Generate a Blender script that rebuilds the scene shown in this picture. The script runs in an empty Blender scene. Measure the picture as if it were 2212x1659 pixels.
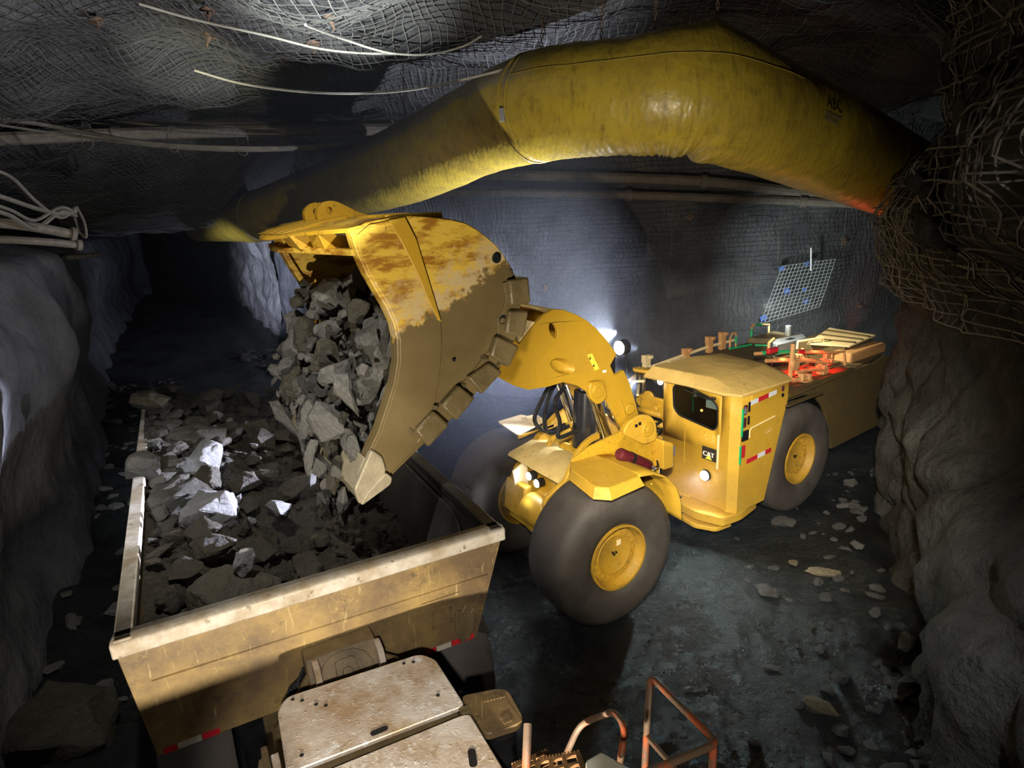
import bpy, bmesh, math, random
from mathutils import Vector, Matrix, noise as NZ
from mathutils.geometry import tessellate_polygon

S = bpy.context.scene
COL = S.collection
PI = math.pi
V = Vector

# ------------------------------------------------------------------ camera
CAM_H, PITCH, ROLL, FPX = 4.796, 0.2693, -0.0484, 1369.2
cd = bpy.data.cameras.new('camera')
cd.sensor_width = 36.0
cd.lens = 36.0 * FPX / 2212.0
cd.clip_start, cd.clip_end = 0.05, 200
cam = bpy.data.objects.new('camera', cd)
COL.objects.link(cam)
cam.matrix_world = (Matrix.Translation((0, 0, CAM_H)) @ Matrix.Rotation(PI/2 - PITCH, 4, 'X')
                    @ Matrix.Rotation(ROLL, 4, 'Z'))
S.camera = cam

# ------------------------------------------------------------------ world, exposure
S.view_settings.view_transform = 'Standard'
S.view_settings.look = 'None'
S.view_settings.exposure = 0.0
S.view_settings.gamma = 1.0
S.view_settings.use_curve_mapping = False
S.cycles.use_denoising = True
S.cycles.max_bounces = 4
S.cycles.use_adaptive_sampling = True
S.cycles.adaptive_threshold = 0.03
S.cycles.diffuse_bounces = 2
S.cycles.glossy_bounces = 2
S.cycles.transmission_bounces = 4
S.cycles.transparent_max_bounces = 6
S.cycles.volume_bounces = 0
S.cycles.sample_clamp_indirect = 4.0
S.cycles.volume_step_rate = 4.0
W = bpy.data.worlds.new('world')
S.world = W
W.use_nodes = True
W.node_tree.nodes['Background'].inputs[0].default_value = (0.55, 0.62, 0.9, 1)
W.node_tree.nodes['Background'].inputs[1].default_value = 0.012


class Fr:
    """A machine's own frame: a = forward, b = to its left, z = up."""
    def __init__(s, x, y, ang):
        s.o = V((x, y, 0))
        s.u = V((math.cos(ang), math.sin(ang), 0))
        s.v = V((-math.sin(ang), math.cos(ang), 0))
        s.ang = ang

    def __call__(s, a, b, z):
        return s.o + s.u*a + s.v*b + V((0, 0, z))


FF = Fr(0.4376, 7.6226, 3.69)        # loader front frame: origin under the front axle
RF = Fr(3.6188, 10.1541, 3.75)       # loader rear frame: origin under the rear axle
TF = Fr(-2.5507, 3.3908, 0.4763)     # truck: origin at the bed's front left corner, b runs to its tail


def lamp(name, loc, tgt, energy, col, kind='SPOT', angle=60, blend=0.5, size=0.08):
    d = bpy.data.lights.new(name, kind)
    d.energy = energy
    d.color = col
    if kind == 'SPOT':
        d.spot_size = math.radians(angle)
        d.spot_blend = blend
    d.shadow_soft_size = size
    o = bpy.data.objects.new(name, d)
    COL.objects.link(o)
    o.location = loc
    if tgt is not None:
        o.rotation_euler = (V(tgt) - V(loc)).to_track_quat('-Z', 'Y').to_euler()
    return o


WARM, COOL, WHITE = (1.0, 0.90, 0.72), (0.76, 0.82, 1.0), (0.95, 0.96, 1.0)
# lamps on the truck, behind its deck plates: one low and level with them shining back over the bed,
# two up at the roof; the rest are unseen fills added to brighten things
lamp('truck_work_light', TF(0.45, -3.4, 2.12), TF(1.7, 3.0, 2.9), 1080, WARM, angle=112, blend=0.5, size=0.04)
lamp('deck_fill_light', TF(0.5, -4.5, 4.6), TF(1.32, -1.50, 1.9), 640, (1.0, 0.93, 0.86), angle=31, blend=0.45, size=0.05)  # unseen fill added to brighten the deck plates alone
lamp('loader_fill_light', TF(0.4, -4.5, 5.7), RF(1.35, 0.75, 1.2), 6000, (1.0, 0.92, 0.76), angle=38, blend=0.9, size=0.15)  # broad fill added for the loader's near side
lamp('overhead_fill_light', TF(0.55, -0.55, 6.2), TF(1.05, 2.3, 2.2), 560, (1.0, 0.96, 0.86), angle=62, blend=0.8, size=0.06)  # no lamp known here; added to brighten the load in the bed
lamp('overhead_fill_light', TF(0.55, -0.55, 6.25), FF(2.2, -0.1, 4.8), 330, (1.0, 0.93, 0.78), angle=44, blend=0.7, size=0.06)  # second added fill, for the top of the bucket
lamp('rubble_fill_light', TF(-0.5, -3.2, 4.25), V((-6.6, 11.6, 0.2)), 3000, (0.78, 0.84, 1.0), angle=15, blend=0.9, size=0.04)  # added to lift the rubble beside the left wall
lamp('step_fill_light', TF(1.2, -4.4, 3.6), TF(2.7, -1.9, 1.9), 90, (1.0, 0.88, 0.7), angle=36, blend=0.7, size=0.05)  # fill added for the orange rails and steps
lamp('truck_roof_light', TF(0.1, -3.4, 2.5), V((-1.55, 7.2, 6.8)), 10500, (0.93, 1.0, 0.95), angle=18, blend=1.0, size=0.04)
lamp('truck_side_light', TF(-0.5, -3.2, 2.4), V((-4.4, 10.4, 7.2)), 5000, (1.0, 1.0, 0.72), angle=12, blend=1.0, size=0.04)
lamp('tunnel_fill_light', V((-5.2, 6.5, 4.1)), V((-9.6, 26.5, 2.7)), 34000, (0.74, 0.80, 1.0), angle=16, blend=0.9, size=0.04)  # unseen light added to brighten the tunnel corner
lamp('right_wall_fill', TF(2.6, -4.6, 5.2), V((4.4, 6.2, 0.6)), 900, (0.97, 0.98, 1.0), angle=48, blend=1.0, size=0.10)  # added to lift the right wall's foot and the floor there
lamp('right_mesh_fill', TF(2.6, -4.6, 5.2), V((4.3, 4.9, 4.7)), 150, (1.0, 0.95, 0.88), angle=40, blend=1.0, size=0.05)  # dim fill added for the wire mesh on the right
lamp('panel_fill_light', TF(0.1, -4.6, 4.5), TF(0.5, 0.0, 1.6), 70, (1.0, 0.92, 0.8), angle=32, blend=0.9, size=0.05)  # mild fill added for the lower bed panel
# the loader's lamps; fills added among them are noted
LA, LB, LE = FF(-2.05, -0.98, 2.66), RF(1.62, -0.06, 2.16), RF(1.71, 0.88, 0.95)
LC = [FF(0.2, -0.2, 1.41), FF(0.2, -0.02, 1.37)]
lamp('loader_boom_light', LA + FF.u*0.06 + V((0, 0, 0.26)), TF(0.8, 2.1, 2.25), 10500, (0.74, 0.77, 1.0), angle=44, blend=0.6, size=0.04)
lamp('loader_up_light', LA + FF.u*0.12 + V((0, 0, 0.16)), V((-1.2, 9.4, 5.8)), 1500, (0.86, 0.90, 1.0), angle=105, blend=0.9, size=0.05)
lamp('loader_wall_light', LA + V((-0.1, 0.15, 0.16)), V((0.9, 16.0, 2.6)), 1700, (0.72, 0.80, 1.0), angle=56, blend=0.9, size=0.05)
lamp('loader_cab_light', LB + RF.u*0.5 + V((0, 0, 0.1)), RF(9, 0.5, 2.0), 500, COOL, angle=80, blend=0.6, size=0.05)
lamp('tunnel_side_fill', RF(0.8, -1.30, 2.35), V((-7.5, 23.0, 1.6)), 4500, (0.72, 0.78, 1.0), angle=52, blend=0.8, size=0.05)  # light added for the tunnel walls, no such loader lamp known
lamp('loader_low_light', LE + RF.u*0.12, RF(4.2, 2.6, 0.0), 105, (0.70, 0.95, 1.0), angle=125, blend=0.9, size=0.05)
for k, p in enumerate(LC):
    lamp('loader_nose_light', p + FF.u*0.12, FF(4, -0.2 + 0.9*k, 0.0), 65, (0.85, 0.95, 1.0), angle=110, blend=0.7, size=0.05)
lamp('loader_rear_light', RF(-2.3, -0.9, 2.75), V((8.6, 15.6, 2.6)), 420, (0.86, 1.0, 0.95), angle=105, blend=0.8, size=0.06)
for k in range(3):
    lamp('loader_red_light', RF(-0.12 - 0.48*k, 0.88, 2.42), RF(-0.22 - 0.48*k, 0.88, 1.95), 130, (1.0, 0.02, 0.01), angle=84, blend=0.3, size=0.05)
lamp('loader_red_marker', RF(-2.6, 0.6, 2.35), V((5.4, 9.3, 4.8)), 60, (1.0, 0.06, 0.03), angle=40, blend=0.8, size=0.05)
lamp('hood_fill_light', RF(-1.2, -0.3, 3.0), RF(-2.4, 0.35, 2.2), 260, (1.0, 0.90, 0.62), angle=95, blend=0.6, size=0.06)  # fill added to brighten the engine cover and rear deck


# ------------------------------------------------------------------ mesh helpers
def tag(o, label=None, cat=None, group=None, kind=None):
    if label: o['label'] = label
    if cat: o['category'] = cat
    if group: o['group'] = group
    if kind: o['kind'] = kind
    return o


def empty(name, loc, label, cat, group=None):
    o = bpy.data.objects.new(name, None)
    o.empty_display_size = 0.3
    COL.objects.link(o)
    o.location = loc
    return tag(o, label, cat, group)


ROOT = {}     # object name -> world location of its origin


class MB:
    def __init__(s):
        s.v, s.f = [], []

    def add(s, vs, fs):
        n = len(s.v)
        s.v += [tuple(p) for p in vs]
        s.f += [tuple(i + n for i in f) for f in fs]
        return s

    def box(s, fr, a0, a1, b0, b1, z0, z1):
        vs = [fr(a, b, z) for z in (z0, z1) for b in (b0, b1) for a in (a0, a1)]
        return s.add(vs, [(0, 2, 3, 1), (4, 5, 7, 6), (0, 1, 5, 4), (2, 6, 7, 3), (0, 4, 6, 2), (1, 3, 7, 5)])

    def obox(s, c, ex, ey, ez):
        """box about c with half-edge vectors"""
        c, ex, ey, ez = V(c), V(ex), V(ey), V(ez)
        vs = [c + ex*i + ey*j + ez*k for k in (-1, 1) for j in (-1, 1) for i in (-1, 1)]
        return s.add(vs, [(0, 2, 3, 1), (4, 5, 7, 6), (0, 1, 5, 4), (2, 6, 7, 3), (0, 4, 6, 2), (1, 3, 7, 5)])

    def ext(s, loop0, loop1):
        """closed prism between two equal loops of world points"""
        n = len(loop0)
        fs = [tuple(range(n))[::-1], tuple(range(n, 2*n))]
        fs += [(i, (i+1) % n, n + (i+1) % n, n + i) for i in range(n)]
        return s.add(list(loop0) + list(loop1), fs)

    def prism(s, fr, poly, b0, b1):
        return s.ext([fr(a, b0, z) for a, z in poly], [fr(a, b1, z) for a, z in poly])

    def slab(s, fr, poly, z0, z1):
        return s.ext([fr(a, b, z0) for a, b in poly], [fr(a, b, z1) for a, b in poly])

    def cross(s, fr, poly, a0, a1):
        return s.ext([fr(a0, b, z) for b, z in poly], [fr(a1, b, z) for b, z in poly])

    def prism_holes(s, fr, poly, holes, b0, b1):
        """prism with several through holes"""
        loops = [poly] + holes
        flat = [p for lp in loops for p in lp]
        n = len(flat)
        s0 = len(s.v)
        s.v += [tuple(fr(a, b, z)) for b in (b0, b1) for a, z in flat]
        k = 0
        for lp in loops:
            m = len(lp)
            s.f += [(s0+k+i, s0+k+(i+1) % m, s0+n+k+(i+1) % m, s0+n+k+i) for i in range(m)]
            k += m
        for t in tessellate_polygon([[V((a, z, 0)) for a, z in lp] for lp in loops]):
            s.f.append(tuple(s0+i for i in t))
            s.f.append(tuple(s0+n+i for i in t[::-1]))
        return s

    def prism_hole(s, fr, poly, hole, b0, b1):
        """prism with a through hole (hole = loop turning the other way)"""
        i0 = min(range(len(poly)), key=lambda i: (poly[i][0]-hole[0][0])**2 + (poly[i][1]-hole[0][1])**2)
        po = poly[i0:] + poly[:i0]
        n, m = len(po), len(hole)
        vs = [fr(a, b, z) for b in (b0, b1) for a, z in po + hole]
        o1, h0, h1 = n + m, n, n + m + n
        cap = list(range(n)) + [0] + [h0] + [h0 + j for j in range(m-1, 0, -1)] + [h0]
        fs = []
        # two rings, faces split through quads between nearest points keep the tessellation simple
        fs += [(i, (i+1) % n, o1 + (i+1) % n, o1 + i) for i in range(n)]
        fs += [(h0+j, h1+j, h1+(j+1) % m, h0+(j+1) % m) for j in range(m)]
        s.add(vs, fs)
        base = len(s.v) - len(vs)
        tri = tessellate_polygon([[V((a, z, 0)) for a, z in po], [V((a, z, 0)) for a, z in hole]])
        for t in tri:
            s.f.append(tuple(base + i for i in t))
            s.f.append(tuple(base + o1 + i for i in t[::-1]))
        return s

    def tube(s, pts, r, n=8, cap=True, closed=False):
        pts = [V(p) for p in pts]
        m = len(pts)
        rr = r if isinstance(r, (list, tuple)) else [r]*m
        up = None
        rings = []
        for i in range(m):
            if closed:
                t = pts[(i+1) % m] - pts[i-1]
            else:
                t = pts[min(i+1, m-1)] - pts[max(i-1, 0)]
            if t.length < 1e-9: t = V((0, 0, 1))
            t.normalize()
            if up is None:
                up = V((0, 0, 1)) if abs(t.z) < 0.9 else V((1, 0, 0))
            x = up - t*up.dot(t)
            if x.length < 1e-6: x = t.orthogonal()
            x.normalize()
            up = x
            y = t.cross(x)
            rings.append([pts[i] + (x*math.cos(2*PI*k/n) + y*math.sin(2*PI*k/n))*rr[i] for k in range(n)])
        vs = [p for rg in rings for p in rg]
        fs = []
        for i in range(m if closed else m-1):
            j = (i+1) % m
            for k in range(n):
                fs.append((i*n+k, i*n+(k+1) % n, j*n+(k+1) % n, j*n+k))
        if cap and not closed:
            fs.append(tuple(range(n))[::-1])
            fs.append(tuple((m-1)*n + k for k in range(n)))
        return s.add(vs, fs)

    def cyl(s, p0, p1, r, n=16, r1=None):
        return s.tube([p0, p1], [r, r if r1 is None else r1], n)

    def lathe(s, c, axis, prof, n=48, closed=False):
        """prof: (radius, distance along axis)"""
        c, ax = V(c), V(axis).normalized()
        x = ax.orthogonal().normalized() if abs(ax.z) > 0.9 else V((0, 0, 1)) - ax*ax.z
        x.normalize()
        y = ax.cross(x)
        m = len(prof)
        vs = [c + ax*h + (x*math.cos(2*PI*k/n) + y*math.sin(2*PI*k/n))*r for r, h in prof for k in range(n)]
        fs = []
        for i in range(m if closed else m-1):
            j = (i+1) % m
            for k in range(n):
                fs.append((i*n+k, i*n+(k+1) % n, j*n+(k+1) % n, j*n+k))
        return s.add(vs, fs)

    def disc(s, c, axis, r, n=24, h=0.01):
        ax = V(axis).normalized()
        return s.tube([V(c) - ax*h, V(c) + ax*h], r, n)

    def grid(s, fn, nu, nv, thick=0):
        vs = [fn(i/nu, j/nv) for j in range(nv+1) for i in range(nu+1)]
        w = nu + 1
        fs = [(j*w+i, j*w+i+1, (j+1)*w+i+1, (j+1)*w+i) for j in range(nv) for i in range(nu)]
        return s.add(vs, fs)

    def build(s, name, mat, parent=None, smooth=35, bevel=0.0, seg=2, loc=None, fix=True):
        if parent is not None:
            org = ROOT.get(parent.name, parent.matrix_world.translation.copy())
        elif loc is not None:
            org = V(loc)
        else:
            org = V((0, 0, 0))
        me = bpy.data.meshes.new(name)
        me.from_pydata([(p[0]-org.x, p[1]-org.y, p[2]-org.z) for p in s.v], [], s.f)
        me.update()
        if fix:
            bm = bmesh.new(); bm.from_mesh(me)
            bmesh.ops.recalc_face_normals(bm, faces=bm.faces)
            bm.to_mesh(me); bm.free()
        if smooth:
            for p in me.polygons: p.use_smooth = True
            if smooth < 180: me.set_sharp_from_angle(angle=math.radians(smooth))
        me.materials.append(mat)
        o = bpy.data.objects.new(name, me)
        COL.objects.link(o)
        if parent is not None:
            o.parent = parent
            ROOT[o.name] = org
        else:
            o.location = org
            ROOT[o.name] = org
        if bevel:
            m = o.modifiers.new('bevel', 'BEVEL')
            m.width = bevel; m.segments = seg; m.limit_method = 'ANGLE'
            m.angle_limit = math.radians(40)
        return o


def root_empty(name, loc, label, cat, group=None):
    o = empty(name, loc, label, cat, group)
    ROOT[o.name] = V(loc)
    return o


def fbm(p, oct=4, lac=2.1, gain=0.5):
    t, a = 0.0, 1.0
    p = V(p)
    for _ in range(oct):
        t += a*NZ.noise(p)
        p = p*lac + V((7.3, 1.9, 4.4))
        a *= gain
    return t


def sstep(a, b, x):
    t = max(0.0, min(1.0, (x-a)/(b-a)))
    return t*t*(3-2*t)


def lerp_tab(tab, x):
    """piecewise smooth table lookup"""
    if x <= tab[0][0]: return tab[0][1]
    for (x0, y0), (x1, y1) in zip(tab, tab[1:]):
        if x <= x1:
            t = (x-x0)/(x1-x0)
            return y0 + (y1-y0)*(t*t*(3-2*t))
    return tab[-1][1]


def spline(pts, n=12):
    """Catmull-Rom through points"""
    P = [V(p) for p in pts]
    P = [P[0]*2 - P[1]] + P + [P[-1]*2 - P[-2]]
    out = []
    for i in range(1, len(P)-2):
        for k in range(n):
            t = k/n
            p0, p1, p2, p3 = P[i-1], P[i], P[i+1], P[i+2]
            out.append(0.5*((2*p1) + (p2-p0)*t + (2*p0-5*p1+4*p2-p3)*t*t + (3*p1-p0-3*p2+p3)*t*t*t))
    out.append(P[-2])
    return out


def rounded(poly, r, n=4):
    """round the corners of a 2-D polygon"""
    out = []
    m = len(poly)
    for i in range(m):
        p, a, b = V(poly[i]), V(poly[i-1]), V(poly[(i+1) % m])
        d0, d1 = (a-p), (b-p)
        k = min(r, d0.length*0.45, d1.length*0.45)
        s0, s1 = p + d0.normalized()*k, p + d1.normalized()*k
        for j in range(n+1):
            t = j/n
            out.append(tuple(s0*(1-t)**2 + p*2*t*(1-t) + s1*t*t))
    return out


# ------------------------------------------------------------------ materials
class NT:
    def __init__(s, name):
        s.m = bpy.data.materials.new(name)
        s.m.use_nodes = True
        s.t = s.m.node_tree
        s.b = s.t.nodes['Principled BSDF']
        s.tc = s.t.nodes.new('ShaderNodeTexCoord')
        s.geo = s.t.nodes.new('ShaderNodeNewGeometry')

    def n(s, typ, **kw):
        nd = s.t.nodes.new(typ)
        for k, v in kw.items():
            setattr(nd, k, v)
        return nd

    def l(s, a, b):
        s.t.links.new(a, b)

    def pos(s, sx=1, sy=1, sz=1, rot=(0, 0, 0)):
        mp = s.n('ShaderNodeMapping')
        mp.inputs['Scale'].default_value = (sx, sy, sz)
        mp.inputs['Rotation'].default_value = rot
        s.l(s.tc.outputs['Object'], mp.inputs['Vector'])
        return mp.outputs['Vector']

    def noise(s, scale=5, detail=4, rough=0.55, vec=None, dist=0.0):
        nd = s.n('ShaderNodeTexNoise')
        nd.inputs['Scale'].default_value = scale
        nd.inputs['Detail'].default_value = detail
        nd.inputs['Roughness'].default_value = rough
        nd.inputs['Distortion'].default_value = dist
        s.l(vec if vec is not None else s.tc.outputs['Object'], nd.inputs['Vector'])
        return nd.outputs['Fac']

    def vor(s, scale=5, feature='F1', vec=None):
        nd = s.n('ShaderNodeTexVoronoi', feature=feature)
        nd.inputs['Scale'].default_value = scale
        s.l(vec if vec is not None else s.tc.outputs['Object'], nd.inputs['Vector'])
        return nd.outputs['Distance']

    def ramp(s, fac, *stops):
        nd = s.n('ShaderNodeValToRGB')
        e = nd.color_ramp.elements
        while len(e) < len(stops): e.new(0.5)
        for k, (p, c) in enumerate(stops):
            e[k].position = p
            e[k].color = (c, c, c, 1) if isinstance(c, (int, float)) else (*c, 1)
        s.l(fac, nd.inputs['Fac'])
        return nd.outputs['Color']

    def mix(s, fac, a, b):
        nd = s.n('ShaderNodeMix', data_type='RGBA')
        for sock, v in ((nd.inputs[0], fac), (nd.inputs[6], a), (nd.inputs[7], b)):
            if isinstance(v, (int, float)): sock.default_value = v
            elif isinstance(v, tuple): sock.default_value = (*v, 1)
            else: s.l(v, sock)
        return nd.outputs[2]

    def math(s, op, a, b=0.0, c=0.0):
        nd = s.n('ShaderNodeMath', operation=op)
        for k, v in enumerate((a, b, c)):
            if isinstance(v, (int, float)): nd.inputs[k].default_value = v
            else: s.l(v, nd.inputs[k])
        return nd.outputs[0]

    def bump(s, h, strength=0.5, dist=0.02, prev=None):
        nd = s.n('ShaderNodeBump')
        nd.inputs['Strength'].default_value = strength
        nd.inputs['Distance'].default_value = dist
        s.l(h, nd.inputs['Height'])
        if prev is not None: s.l(prev, nd.inputs['Normal'])
        s.l(nd.outputs[0], s.b.inputs['Normal'])
        return nd.outputs[0]

    def set(s, **kw):
        for k, v in kw.items():
            sock = s.b.inputs[{'col': 'Base Color', 'rough': 'Roughness', 'metal': 'Metallic', 'spec': 'Specular IOR Level',
                               'ecol': 'Emission Color', 'emit': 'Emission Strength', 'alpha': 'Alpha',
                               'trans': 'Transmission Weight', 'ior': 'IOR', 'coat': 'Coat Weight'}[k]]
            if isinstance(v, (int, float)): sock.default_value = v
            elif isinstance(v, tuple): sock.default_value = (*v, 1)
            else: s.l(v, sock)
        return s.m


def plain(name, col, rough=0.6, metal=0.0, var=0.25, bump=0.0, scale=8):
    t = NT(name)
    nz = t.noise(scale, 5)
    c = t.mix(t.ramp(nz, (0.3, 0.0), (0.75, 1.0)), tuple(x*(1-var) for x in col), tuple(min(1, x*(1+var)) for x in col))
    if bump: t.bump(t.noise(scale*6, 3), bump, 0.01)
    return t.set(col=c, rough=rough, metal=metal)


def m_yellow(name='yellow_paint', base=(0.60, 0.345, 0.020), dirt=(0.10, 0.062, 0.022), amount=0.5, rough=0.42):
    t = NT(name)
    n1 = t.noise(1.9, 7, 0.68)
    n2 = t.noise(11, 6, 0.72)
    n3 = t.noise(38, 3, 0.6)
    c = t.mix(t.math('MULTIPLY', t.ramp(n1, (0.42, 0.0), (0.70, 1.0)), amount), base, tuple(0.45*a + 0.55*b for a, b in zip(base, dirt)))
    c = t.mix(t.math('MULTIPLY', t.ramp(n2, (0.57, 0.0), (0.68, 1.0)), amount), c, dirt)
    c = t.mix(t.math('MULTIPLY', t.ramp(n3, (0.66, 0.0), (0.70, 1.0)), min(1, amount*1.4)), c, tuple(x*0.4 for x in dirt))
    t.bump(n2, 0.10, 0.01)
    return t.set(col=c, rough=t.ramp(n1, (0.3, rough), (0.8, min(1, rough+0.3))), metal=0.0)


M = {}
M['yellow'] = m_yellow(amount=0.6)
M['yellow_clean'] = m_yellow('yellow_boom_paint', (0.49, 0.285, 0.018), amount=0.22, rough=0.36)
M['yellow_pale'] = m_yellow('pale_yellow_paint', (0.74, 0.54, 0.20), amount=0.5)
M['yellow_cab'] = m_yellow('yellow_cab_paint', (0.60, 0.35, 0.028), amount=0.3, rough=0.5)
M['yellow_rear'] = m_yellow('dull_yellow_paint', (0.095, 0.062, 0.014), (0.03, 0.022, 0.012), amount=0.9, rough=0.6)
M['cream'] = m_yellow('cream_paint', (0.85, 0.68, 0.38), (0.3, 0.22, 0.1), amount=0.25)  # cream, paler than the yellow paints

# dusty roof: dirt cake with ridges
t = NT('dusty_roof')
n1, n2 = t.noise(2.2, 6, 0.6), t.noise(10, 5, 0.7)
c = t.mix(t.ramp(n1, (0.35, 0.0), (0.7, 1.0)), (0.52, 0.34, 0.09), (0.66, 0.46, 0.15))
c = t.mix(t.ramp(n2, (0.62, 0.0), (0.7, 0.7)), c, (0.2, 0.13, 0.04))
t.bump(t.noise(5, 6, 0.65), 0.55, 0.03)
M['dust'] = t.set(col=c, rough=0.9)

# bucket: paint worn to rust, a tide of wet brown mud over its lower half
t = NT('bucket_paint_and_mud')
sep = t.n('ShaderNodeSeparateXYZ')
t.l(t.tc.outputs['Object'], sep.inputs[0])
n1 = t.noise(2.4, 8, 0.72)
n2 = t.noise(3.1, 6, 0.7, t.pos(1, 1, 3.2, (0.5, 0.3, 0.4)))
paint = t.mix(t.ramp(n2, (0.45, 0.0), (0.58, 1.0)), (0.66, 0.43, 0.055), (0.31, 0.135, 0.012))
paint = t.mix(t.ramp(t.noise(9, 6, 0.75), (0.62, 0.0), (0.70, 1.0)), paint, (0.62, 0.48, 0.27))
paint = t.mix(t.ramp(t.noise(16, 4, 0.7, t.pos(1, 1, 0.35, (0.8, 0.2, 0))), (0.66, 0.0), (0.72, 0.9)), paint, (0.14, 0.085, 0.03))
mud = t.mix(t.ramp(t.noise(1.3, 5), (0.35, 0.0), (0.7, 1.0)), (0.125, 0.088, 0.036), (0.20, 0.148, 0.066))
h = t.math('MULTIPLY_ADD', t.math('SUBTRACT', n1, 0.5), 0.85, sep.outputs['Z'])
h = t.math('MULTIPLY_ADD', sep.outputs['X'], -0.50, h)
mask = t.ramp(t.math('MULTIPLY', h, 0.1), (0.449, 1.0), (0.453, 0.0))
edge = t.ramp(t.math('MULTIPLY', h, 0.1), (0.447, 0.0), (0.453, 1.0), (0.475, 0.75), (0.490, 0.0))
cc = t.mix(t.math('MULTIPLY', edge, t.ramp(t.noise(7, 5, 0.7), (0.4, 0.0), (0.55, 1.0))), paint, (0.55, 0.42, 0.22))
cc = t.mix(mask, cc, mud)
t.bump(t.noise(20, 5, 0.6), 0.22, 0.012)
M['bucket'] = t.set(col=cc, rough=t.mix(mask, (0.42, 0.42, 0.42), (0.34, 0.34, 0.34)))

t = NT('wet_brown_mud')
n1 = t.noise(5, 6, 0.65)
t.bump(n1, 0.7, 0.03)
M['mud'] = t.set(col=t.mix(n1, (0.085, 0.062, 0.027), (0.20, 0.15, 0.07)), rough=t.ramp(t.noise(9, 3), (0.35, 0.15), (0.65, 0.5)))
M['bucket_inside'] = plain('scoured_brown_steel', (0.055, 0.042, 0.024), 0.6, 0.2, 0.4, 0.3)
M['tip_steel'] = plain('worn_pale_steel', (0.42, 0.36, 0.25), 0.4, 0.2, 0.25, 0.4, 6)

# tyre rubber
t = NT('tyre_rubber')
n1 = t.noise(4, 6, 0.65)
t.bump(t.noise(22, 6, 0.7), 0.6, 0.015)
M['rubber'] = t.set(col=t.mix(n1, (0.030, 0.026, 0.022), (0.095, 0.080, 0.068)), rough=t.ramp(n1, (0.3, 0.5), (0.7, 0.75)))
M['rim'] = m_yellow('wheel_rim_paint', (0.50, 0.28, 0.022), (0.10, 0.065, 0.02), amount=0.75, rough=0.45)

# rock, four kinds
def m_rock(name, lo, hi, rough=0.75, bs=0.8, scale=3.0, wet=False):
    t = NT(name)
    oi = t.n('ShaderNodeObjectInfo')
    n1 = t.noise(scale, 7, 0.65)
    n2 = t.noise(scale*6, 5, 0.7)
    f = t.math('ADD', t.math('MULTIPLY', n1, 0.75), t.math('MULTIPLY', oi.outputs['Random'], 0.35))
    c = t.mix(t.ramp(f, (0.3, 0.0), (0.85, 1.0)), lo, hi)
    c = t.mix(t.math('MULTIPLY', t.ramp(n2, (0.55, 0.0), (0.75, 1.0)), 0.5), c, tuple(x*0.45 for x in lo))
    b = t.bump(n1, bs, 0.08)
    t.bump(n2, bs*0.6, 0.03, b)
    return t.set(col=c, rough=t.ramp(n1, (0.35, rough*0.55 if wet else rough), (0.65, rough)))


M['rock_dark'] = m_rock('dark_wet_ore', (0.034, 0.030, 0.021), (0.092, 0.081, 0.058), 0.7, 0.8, 4, True)
M['rock_grey'] = m_rock('grey_ore', (0.10, 0.097, 0.088), (0.26, 0.25, 0.235), 0.6, 0.8, 5, True)
M['rock_pale'] = m_rock('pale_grey_ore', (0.30, 0.30, 0.31), (0.52, 0.52, 0.54), 0.5, 1.0, 6, True)
M['rock_brown'] = m_rock('brown_ore', (0.16, 0.13, 0.07), (0.34, 0.29, 0.19), 0.6, 0.8, 6)
M['rock_floor'] = m_rock('muck_stone', (0.035, 0.035, 0.032), (0.12, 0.115, 0.105), 0.75, 0.7, 5)
M['fines'] = m_rock('wet_ore_fines', (0.034, 0.030, 0.021), (0.085, 0.074, 0.052), 0.6, 1.0, 9, True)


def m_wall(name, lo, hi, scale=0.8, bs=1.0, rough=0.85):
    t = NT(name)
    n1 = t.noise(scale, 8, 0.62)
    n2 = t.noise(scale*9, 6, 0.65)
    c = t.mix(t.ramp(n1, (0.32, 0.0), (0.7, 1.0)), lo, hi)
    c = t.mix(t.math('MULTIPLY', t.ramp(n2, (0.5, 0.0), (0.75, 1.0)), 0.45), c, tuple(x*0.4 for x in lo))
    b = t.bump(n1, bs, 0.25)
    b = t.bump(n2, bs*0.8, 0.06, b)
    t.bump(t.noise(scale*40, 3), bs*0.4, 0.015, b)
    return t.set(col=c, rough=rough, spec=0.2)


M['roof_rock'] = m_wall('roof_rock', (0.055, 0.056, 0.062), (0.15, 0.15, 0.155), 0.9)
M['back_rock'] = m_wall('back_rock', (0.065, 0.068, 0.082), (0.17, 0.175, 0.20), 1.1, 0.9)
M['left_rock'] = m_wall('sprayed_concrete', (0.075, 0.075, 0.08), (0.17, 0.17, 0.178), 0.6, 0.5)
M['right_rock'] = m_wall('right_rock', (0.030, 0.030, 0.027), (0.10, 0.098, 0.088), 0.9, 1.0)

# wet floor
t = NT('wet_floor_mud')
n1 = t.noise(0.45, 6, 0.6)
n2 = t.noise(3.2, 8, 0.7)
n3 = t.noise(15, 6, 0.7)
c = t.mix(t.ramp(n1, (0.38, 0.0), (0.62, 1.0)), (0.008, 0.011, 0.0115), (0.022, 0.028, 0.029))
c = t.mix(t.ramp(n2, (0.48, 0.0), (0.7, 0.7)), c, (0.016, 0.014, 0.011))
b = t.bump(n2, 1.0, 0.22)
t.bump(n3, 1.0, 0.09, b)
wet = t.math('ADD', t.math('MULTIPLY', n1, 0.65), t.math('MULTIPLY', n2, 0.35))
M['floor'] = t.set(col=c, rough=t.ramp(wet, (0.42, 0.14), (0.56, 0.42)), spec=0.8)

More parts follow.
